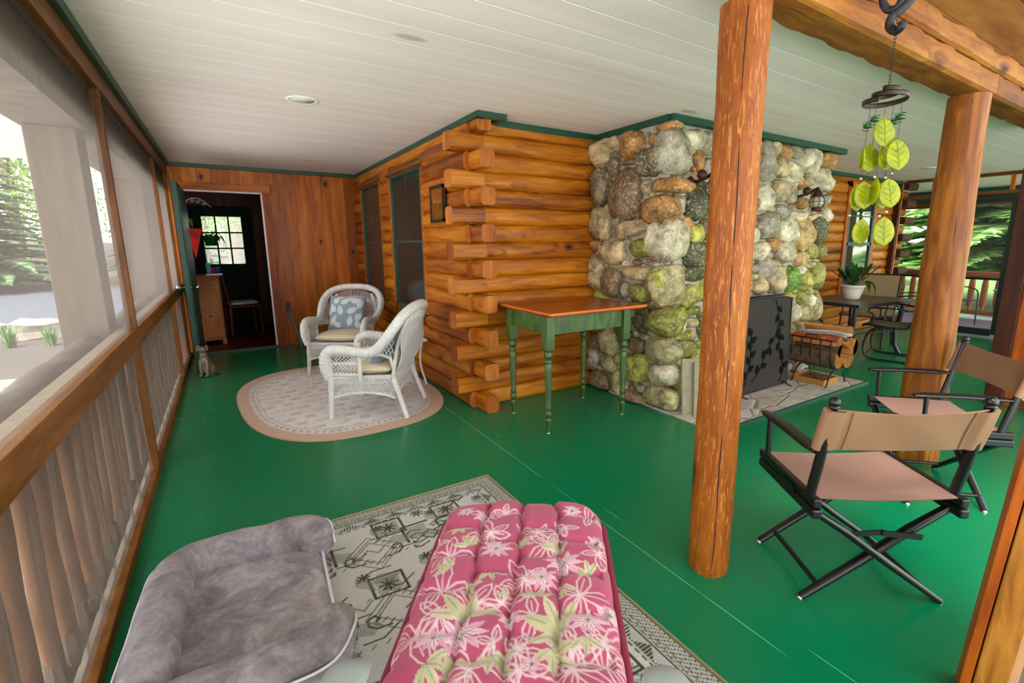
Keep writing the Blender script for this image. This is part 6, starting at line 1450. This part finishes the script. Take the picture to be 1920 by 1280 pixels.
# ---------------------------------------------------------------- dining set
DT = (6.50, 2.83); DTR = math.radians(-6)
dt = thing('dining_table', 'slate-topped patio dining table with dark metal legs behind the fireplace corner', 'table', (DT[0], DT[1], 0), DTR)
mb = MB(); mb.box((-.58, -.38, .668), (.58, .38, .692)); obj('tabletop', mb, 'tabletop', dt, bevel=.003)
mb = MB(); a, b = .60, .40
for lo, hi in (((-a, -b), (a, -b+.035)), ((-a, b-.035), (a, b)), ((-a, -b+.035), (-a+.035, b-.035)), ((a-.035, -b+.035), (a, b-.035))): mb.box((lo[0], lo[1], .655), (hi[0], hi[1], .694))
obj('table_rim', mb, 'tableedge', dt, bevel=.004)
for sx in (-1, 1):
    for sy in (-1, 1):
        mb = MB(); mb.tube([(sx*.50, sy*.31, .66), (sx*.49, sy*.30, .45), (sx*.46, sy*.27, .30), (sx*.47, sy*.28, .12), (sx*.52, sy*.32, 0)], .024, 10, ex=4); obj('leg', mb, 'tableedge', dt)
for sy in (-1, 1):
    mb = MB(); mb.tube([(-.46, sy*.27, .30), (0, sy*.10, .27), (.46, sy*.27, .30)], .010, 8); obj('stretcher', mb, 'iron', dt)
pp = thing('potted_plant', 'cream pot with a broad-leaved peace lily standing on the dining table', 'plant', (6.42, 2.83, .694))
mb = MB(); mb.lathe([(.0, 0), (.075, 0), (.088, .02), (.118, .12), (.122, .150), (.130, .152), (.132, .175), (.118, .176), (.110, .15), (0, .15)], 28); obj('pot', mb, 'potwhite', pp)
mb = MB(); mb.lathe([(0, .15), (.112, .151), (.0, .165)], 16); obj('soil', mb, 'soil', pp)
def bladeleaf(mb, base, az, L_, W_2, droop, rise, m=0, k=8):
    vs = []; fs = []; c, s_ = math.cos(az), math.sin(az)
    for i in range(k+1):
        t = i/k; r_l = L_*(math.sin(t*1.4)); z = base[2]+L_*rise*t-L_*droop*t*t; w_ = W_2*math.sin(PI*(.08+.92*t))**.8 if t > .25 else .006+W_2*.3*t
        if i == k: w_ = .001
        x, y = base[0]+c*r_l*.8, base[1]+s_*r_l*.8
        vs += [(x-s_*w_, y+c*w_, z+.3*w_), (x, y, z), (x+s_*w_, y-c*w_, z+.3*w_)]
    for i in range(k): o = i*3; fs += [(o, o+1, o+4, o+3), (o+1, o+2, o+5, o+4)]
    mb.add(vs, fs, m, True)
q = random.Random(6)
for i in range(15):
    mb = MB(); bladeleaf(mb, (q.uniform(-.03, .03), q.uniform(-.03, .03), .15), i*2.4+.3, q.uniform(.22, .33), q.uniform(.028, .040), q.uniform(.2, .8), q.uniform(1.0, 1.35)); obj('leaf', mb, 'leafdark', pp)
for az, L_ in ((-.75, .27), (-1.1, .24), (-.3, .26)):
    mb = MB(); bladeleaf(mb, (.05, -.03, .19), az, L_, .040, 1.25, .75); tag(obj('leaf', mb, 'leafbright', pp), 'bright yellow-green leaf')

def sling_chair(loc, rz, label, rock=False, back=.96):
    t = thing('patio_chair', label, 'chair', loc, rz, 'khaki sling patio chairs around the dining table')
    w_ = .255
    for sx in (-1, 1):
        mb = MB(); P = smooth_path([(sx*w_, .255, .395), (sx*w_, .22, .425), (sx*w_, .0, .405), (sx*w_, -.14, .405), (sx*w_, -.20, .45), (sx*w_, -.255, .62), (sx*w_, -.31, .80), (sx*w_*.98, -.36, back-.02)], 6); mb.tube(P, .0125, 8); obj('side_frame', mb, 'iron', t)
        mb = MB(); P = smooth_path([(sx*w_, -.235, .60), (sx*(w_+.03), -.10, .625), (sx*(w_+.03), .14, .63), (sx*(w_+.025), .205, .61), (sx*(w_+.02), .20, .565), (sx*(w_+.01), .165, .555), (sx*w_, .16, .50), (sx*w_, .16, .42)], 6); mb.tube(P, .009, 8); obj('armrest', mb, 'iron', t)
        if rock:
            mb = MB(); P = smooth_path([(sx*w_, -.02, .40), (sx*(w_-.0), .13, .38), (sx*w_, .20, .30), (sx*w_, .225, .16), (sx*w_, .20, .05), (sx*w_, .12, .014), (sx*w_, -.05, .012), (sx*w_, -.27, .012)], 6); mb.tube(P, .012, 8); mb.ball((sx*w_, -.275, .014), .016, seg=10, ring=6); obj('runner', mb, 'iron', t)
        else:
            for y, dy in ((.20, .03), (-.15, -.06)):
                mb = MB(); mb.tube(smooth_path([(sx*w_, y, .41), (sx*(w_+.005), y+dy*.2, .22), (sx*(w_+.01), y+dy, .012)], 4), .012, 8); mb.ball((sx*(w_+.01), y+dy, .012), (.018, .018, .010), seg=10, ring=6); obj('leg', mb, 'iron', t)
    for y_, z_ in ((.05, .39), (.2, .05) if rock else (-.1, .39), (-.36, back-.02)): mb = MB(); mb.tube([(-w_, y_, z_), (w_, y_, z_)], .010, 8); obj('crossbar', mb, 'iron', t)
    prof = [(.25, .41), (.18, .425), (.05, .41), (-.10, .405), (-.17, .425), (-.205, .48), (-.245, .62), (-.30, .79), (-.352, back-.02)]
    def S(u, v, o=0):
        k = v*(len(prof)-1); i = min(int(k), len(prof)-2); f = k-i; y = prof[i][0]*(1-f)+prof[i+1][0]*f; z = prof[i][1]*(1-f)+prof[i+1][1]*f; y += -.010*math.sin(PI*u)*v; return (-w_+2*w_*u, y-o*.3, z+.012*abs(math.sin(v*PI*8))*.35+o)
    mb = MB(); mb.grid(lambda u, v: S(u, v), 10, 48); mb.grid(lambda u, v: S(1-u, v, -.018), 10, 48); obj('sling_seat', mb, 'sling', t); return t
sling_chair((7.36, 3.02, 0), PI/2+.12, 'khaki sling chair seen from the front at the head of the dining table')
sling_chair((6.645, 2.445, 0), .24, 'khaki sling rocker on curved runners tucked in at the near side of the table', True)
sling_chair((8.45, 2.86, 0), PI+.4, 'khaki sling chair mostly hidden behind the thick log post', False, .98)
sling_chair((5.95, 3.30, 0), PI-.1, 'khaki sling chair half hidden between chimney and dining table', True)

# outer deck furniture
bt_ = thing('bistro_table', 'round pale-topped bistro table with bowed iron legs on the outer deck', 'table', (10.65, 2.16, -.02))
mb = MB(); mb.lathe([(0, .61), (.36, .61), (.37, .625), (.36, .635), (0, .635)], 36); obj('tabletop', mb, plain('glass_blue_tabletop', '#9fb4bb', .2), bt_)
mb = MB(); mb.tube([(.365*math.cos(2*PI*i/32), .365*math.sin(2*PI*i/32), .618) for i in range(32)], .013, 8, closed=True); obj('rim', mb, 'iron', bt_)
for k in range(3):
    a = 2*PI*k/3+1.2; mb = MB(); mb.tube(smooth_path([(.30*math.cos(a), .30*math.sin(a), .61), (.10*math.cos(a), .10*math.sin(a), .52), (.02*math.cos(a), .02*math.sin(a), .32), (.12*math.cos(a), .12*math.sin(a), .12), (.32*math.cos(a), .32*math.sin(a), 0)], 6), .011, 8); obj('leg', mb, 'iron', bt_)
def bistro_chair(loc, rz, label):
    t = thing('bistro_chair', label, 'chair', loc, rz)
    for sx in (-1, 1):
        mb = MB(); mb.tube(smooth_path([(sx*.24, .20, 0), (sx*.24, .19, .42), (sx*.24, .15, .60), (sx*.24, -.05, .64), (sx*.24, -.22, .60)], 5), .011, 8); mb.tube([(sx*.22, -.24, 0), (sx*.22, -.20, .45), (sx*.21, -.27, .80)], .011, 8); obj('side_frame', mb, 'iron', t)
    mb = MB(); mb.box((-.22, -.20, .42), (.22, .20, .435)); obj('seat', mb, 'iron', t, bevel=.004)
    for z in (.55, .66, .77): mb = MB(); mb.tube([(-.21, -.225-(z-.45)*.15, z), (0, -.25-(z-.45)*.15, z), (.21, -.225-(z-.45)*.15, z)], .009, 6); obj('back_slat', mb, 'iron', t)
bistro_chair((10.5, 2.98, -.02), PI*.9, 'black iron bistro chair beside the round table on the outer deck')
mb = MB(); mb.box((9.75, 1.6, -.0195), (11.35, 3.9, -.012)); 
N = NT('purple_lattice_rug'); v = N.coord(); br = N.n('TexChecker', {'Vector': N.n('Mapping', {'Vector': v, 'Rotation': (0, 0, .785)}).outputs[0], 'Scale': 14.0, 'Color1': C4('#8a6f86'), 'Color2': C4('#6a4a62')}); MT['deckrug'] = N.fin(br.outputs[0], .95)
tag(obj('outdoor_rug', mb, 'deckrug'), 'mauve lattice outdoor rug on the deck past the screen door', 'rug')

# small white table behind the sideways wicker chair
st = thing('side_table', 'small white side table squeezed between wicker chair and log wall', 'table', (1.42, 4.62, .008))
mb = MB(); mb.box((-.16, -.16, .435), (.16, .16, .455)); obj('tabletop', mb, 'white', st, bevel=.004)
for sx in (-1, 1):
    for sy in (-1, 1): mb = MB(); mb.tube(smooth_path([(sx*.12, sy*.12, .435), (sx*.10, sy*.10, .22), (sx*.14, sy*.14, 0)], 4), .010, 8); obj('leg', mb, 'white', st)
# picture on the log wall
pc = thing('framed_picture', 'small framed reflecting picture hung on the log wall next to the near window', 'picture', (1.60, 4.09, 1.72), 0)
mb = MB()
for lo, hi in (((-.155, -.15), (-.13, .15)), ((.13, -.15), (.155, .15)), ((-.155, .13), (.155, .155)), ((-.155, -.155), (.155, -.13))): mb.box((-.012, lo[0], lo[1]), (.012, hi[0], hi[1]))
obj('frame', mb, 'bronze', pc); mb = MB(); mb.box((-.002, -.13, -.13), (.012, .13, .13)); obj('pane', mb, plain('amber_reflecting_glass', '#b8742c', .08, .6, var=.35, scale=18), pc)
mb = MB(); mb.tube([(.0, .16, -.15), (.03, .16, -.15)], .003, 5); 

# dog figurine by the green door
dg = thing('dog_figurine', 'pewter coloured sitting dog figurine on the floor beside the open green door', 'figurine', (-.275, 6.16, 0), math.radians(-20))
mb = MB(); mb.ball((0, 0, .075), (.055, .085, .075)); mb.ball((0, -.035, .16), (.046, .050, .085)); mb.ball((0, -.045, .225), (.034, .038, .05)); mb.ball((.0, -.055, .285), (.040, .044, .038))
mb.ball((0, -.10, .275), (.020, .035, .018)); 
for sx in (-1, 1):
    mb.tube([(sx*.028, -.06, .17), (sx*.030, -.075, .09), (sx*.028, -.08, .02)], [.020, .016, .014], 10); mb.ball((sx*.028, -.095, .012), (.018, .028, .012)); mb.ball((sx*.048, .02, .055), (.030, .052, .052)); mb.ball((sx*.050, -.035, .012), (.018, .036, .012))
obj('body', mb, 'pewter', dg)
for sx in (-1, 1):
    mb = MB(); mb.tube([(sx*.030, -.045, .315), (sx*.042, -.05, .325), (sx*.050, -.06, .295), (sx*.048, -.066, .275)], [.012, .014, .012, .004], 8, flat=(1, .6)); obj('ear', mb, 'pewter', dg)
mb = MB(); mb.tube(smooth_path([(0, .08, .03), (.05, .09, .02), (.085, .05, .018), (.08, .0, .018)], 4), [.012]*12+[.008], 8) if False else mb.tube([(0, .08, .03), (.05, .09, .02), (.085, .05, .018), (.08, .0, .018)], [.013, .012, .010, .007], 8); obj('tail', mb, 'pewter', dg)
mb = MB(); mb.ball((0, -.135, .28), (.008, .006, .006)); obj('nose', mb, 'blackcloth', dg)

# snow brush and box by the plank wall
sb = thing('snow_brush', 'teal handled snow brush leaning on the plank wall next to the doorway', 'brush', (.72, 7.12, 0), 0)
mb = MB(); mb.tube([(.04, .0, .012), (.02, .06, .18), (-.03, .15, .40), (-.06, .20, .50)], [.012, .012, .013, .014], 8); obj('handle', mb, 'teal', sb)
mb = MB(); mb.box((-.085, .17, .49), (-.035, .20, .60)); obj('scraper', mb, 'black', sb, bevel=.006)
cb = thing('storage_box', 'pale folded carton on a brown crate behind the far wicker chair', 'box', (.98, 6.95, 0), .1)
mb = MB(); mb.box((-.13, -.11, 0), (.13, .11, .33)); obj('crate', mb, 'dresser', cb, bevel=.004); mb = MB(); mb.box((-.12, -.10, .33), (.12, .10, .36)); mb.box((-.11, -.095, .36), (.115, .10, .385)); tag(obj('carton', mb, plain('pale_carton', '#c7b896', .9), cb), 'pale folded carton')
# recessed lights
def downlight(x, y, label):
    t = thing('recessed_light', label, 'ceiling light', (x, y, H-.001))
    mb = MB(); mb.lathe([(.078, 0), (.080, -.004), (.100, -.005), (.102, 0)], 36); obj('trim_ring', mb, 'white', t); mb = MB(); mb.lathe([(.001, -.003), (.079, -.003), (.079, -.0005)], 36); obj('lens', mb, 'lampglass', t)
downlight(.557, 3.81, 'round recessed light in the white boards above the wicker chairs'); downlight(7.9, 2.72, 'round recessed light in the white boards over the dining table')

# things in the entry room
ds = thing('dresser', 'brown pine dresser just inside the entry doorway', 'dresser', (-.235, 8.15, .012))
mb = MB(); mb.box((-.15, -.22, .06), (.15, .22, .93)); mb.box((-.15, -.22, 0), (-.10, .22, .06)); mb.box((.10, -.22, 0), (.15, .22, .06)); obj('body', mb, 'dresser', ds, bevel=.004)
mb = MB(); mb.box((-.16, -.23, .93), (.165, .23, .955)); obj('top', mb, 'dresser', ds, bevel=.004)
mb = MB(); mb.box((-.13, -.225, .12), (.13, -.22, .88)); pn = obj('side_panel', mb, 'dresser', ds); mb = MB(); mb.tube([(-.02, -.24, .40), (.02, -.24, .40)], .006, 6); obj('pull', mb, 'iron', pn)
bk = thing('book_pile', 'pile of magazines lying on the pine dresser', 'magazines', (-.13, 8.05, .967)); mb = MB(); mb.box((-.10, -.10, 0), (.09, .12, .012)); mb.box((-.09, -.09, .012), (.085, .11, .022)); obj('covers', mb, 'paper', bk); mb = MB(); mb.box((-.08, -.08, .022), (.08, .10, .024)); obj('top_cover', mb, 'blue', bk)
def smallcup(x, y, r_, h_, mat, label, nm='cup', cat='cup'):
    mb = MB(); mb.lathe([(r_*.8, 0), (r_, h_*.5), (r_, h_), (r_*.6, h_)], 16); tag(obj(nm, mb, mat, loc=(x, y, .967)), label, cat)
smallcup(-.20, 8.25, .028, .16, 'cyan', 'tall light blue bottle on the dresser', 'bottle', 'bottle'); smallcup(-.10, 8.30, .035, .10, 'blue', 'blue cup on the dresser in front of the window', 'cup'); smallcup(-.155, 8.32, .035, .09, 'red', 'red cup on the dresser between bottle and blue cup', 'cup')
wc2 = thing('wooden_chair', 'dark red wooden chair with a pale seat pad inside the entry room', 'chair', (.16, 8.72, .012), math.radians(100))
for x, y in ((-.19, -.19), (.19, -.19), (-.17, .19), (.17, .19)): mb = MB(); mb.tube([(x*1.08, y*1.08, 0), (x, y, .43)], .018, 8); obj('leg', mb, 'chairwood', wc2)
mb = MB(); mb.box((-.20, -.20, .43), (.20, .20, .455)); obj('seat', mb, 'chairwood', wc2, bevel=.004)
for sx in (-1, 1): mb = MB(); mb.tube([(sx*.17, .19, .45), (sx*.17, .26, .96)], .017, 8); obj('back_post', mb, 'chairwood', wc2)
mb = MB(); mb.grid(lambda u, v: (-.18+.36*u, .255-.02*math.sin(PI*u)-.02, .84+.12*v+.03*math.sin(PI*u)), 8, 3); mb.tube([(-.17, -.19, .2), (.17, -.19, .2)], .012, 6); obj('top_rail', mb, 'chairwood', wc2)
o = pad('seat_pad', .40, .40, .06, 'seatpad', seed=4); o.location = (.16, 8.72, .50); o.rotation_euler = (0, 0, math.radians(100)); tag(o, 'pale fleece seat pad on the dark red chair', 'seat pad')
def hung(name, label, cat, x, y, z0, z1, w_, mat, seed):
    mb = MB(); q = random.Random(seed)
    def f(u, v, sd): 
        a = (2*u-1); ww = w_*(.45+.55*v**.5); return (x+.035*sd*math.cos(a*PI/2)+.012*math.sin(a*9+seed)*v, y+a*ww, z1-(z1-z0)*v-(.02*math.sin(a*7+seed) if v == 1 else 0))
    mb.grid(lambda u, v: f(u, v, 1), 24, 8); mb.grid(lambda u, v: f(1-u, v, -.6), 24, 8); return tag(obj(name, mb, mat), label, cat)
hung('coat', 'mustard yellow garment hanging behind the open green door', 'coat', -.38, 7.85, .72, 1.25, .16, 'mustard', 1)
hung('coat', 'black jacket hanging over the mustard garment', 'coat', -.36, 7.80, 1.02, 1.52, .16, 'blackcloth', 2)
mb = MB(); mb.add([(-.37, 7.66, 1.58), (-.20, 7.66, 1.58), (-.30, 7.66, 1.20), (-.37, 7.68, 1.58), (-.20, 7.68, 1.58), (-.30, 7.68, 1.20)], [(0, 2, 1), (3, 4, 5), (0, 1, 4, 3), (1, 2, 5, 4), (2, 0, 3, 5)]); tag(obj('pennant', mb, 'red'), 'bright red triangular pennant hanging inside the doorway', 'pennant')
hp = thing('hanging_planter', 'green pot of trailing ivy hanging before the entry door window', 'plant', (-.14, 9.1, 1.36))
mb = MB(); mb.lathe([(.0, 0), (.075, 0), (.10, .14), (.105, .15), (.09, .15), (0, .14)], 20); obj('pot', mb, 'potgreen', hp)
mb = MB(); mb.tube([(0, 0, .55), (0, 0, .35)], .003, 5); mb.tube([(-.1, 0, .15), (0, 0, .35), (.1, 0, .15)], .0025, 5); obj('hanger', mb, 'iron', hp)
q = random.Random(3); mb = MB()
for i in range(46): bladeleaf(mb, (q.uniform(-.08, .08), q.uniform(-.06, .06), .13), q.random()*6.28, q.uniform(.07, .17), .028, q.uniform(.1, 1.4), q.uniform(.3, 1.0), 0, 4)
obj('foliage', mb, 'leafdark', hp)
sb2 = thing('plant_bracket', 'white scrolled iron bracket on the entry room wall', 'bracket', (-.335, 7.75, 1.86))
mb = MB(); mb.tube(smooth_path([(0, 0, -.12), (0, 0, .04), (.06, 0, .10), (.16, .0, .09), (.26, 0, .0)], 6), .004, 6)
for x0, z0, s_ in ((.07, .065, .025), (.13, .055, .025), (.19, .03, .022)): mb.tube([(x0+s_*(1-i/14)*math.cos(i*.6), 0, z0+s_*(1-i/14)*math.sin(i*.6)) for i in range(14)], .003, 5)
obj('scroll', mb, 'white', sb2)
for z, s_ in ((1.70, 0), (1.55, .4)):
    mb = MB(); bladeleaf(mb, (-.335, 7.62, z), -1.2+s_, .16, .022, .9, .2); tag(obj('fern_leaf', mb, 'leafbright'), ('long yellow-green leaf hanging highest by the door' if s_ == 0 else 'second yellow-green leaf dangling below the first by the door'), 'leaf')
# mint twine at the bottom edge
tw = []; q = random.Random(9)
cx_, cy_ = .825, .365
for i in range(160): a = i*.45; rr_w = .05+.035*math.sin(i*.37); tw.append((1.13+rr_w*1.5*math.cos(a)+.02*math.sin(i*.11), .645-0+rr_w*.8*math.sin(a), .012+.012*abs(math.sin(i*.7))))
mb = MB(); mb.tube(tw, .0028, 5); tag(obj('twine_tangle', mb, 'yarn'), 'tangle of mint green twine on the floor at the bottom border', 'twine')
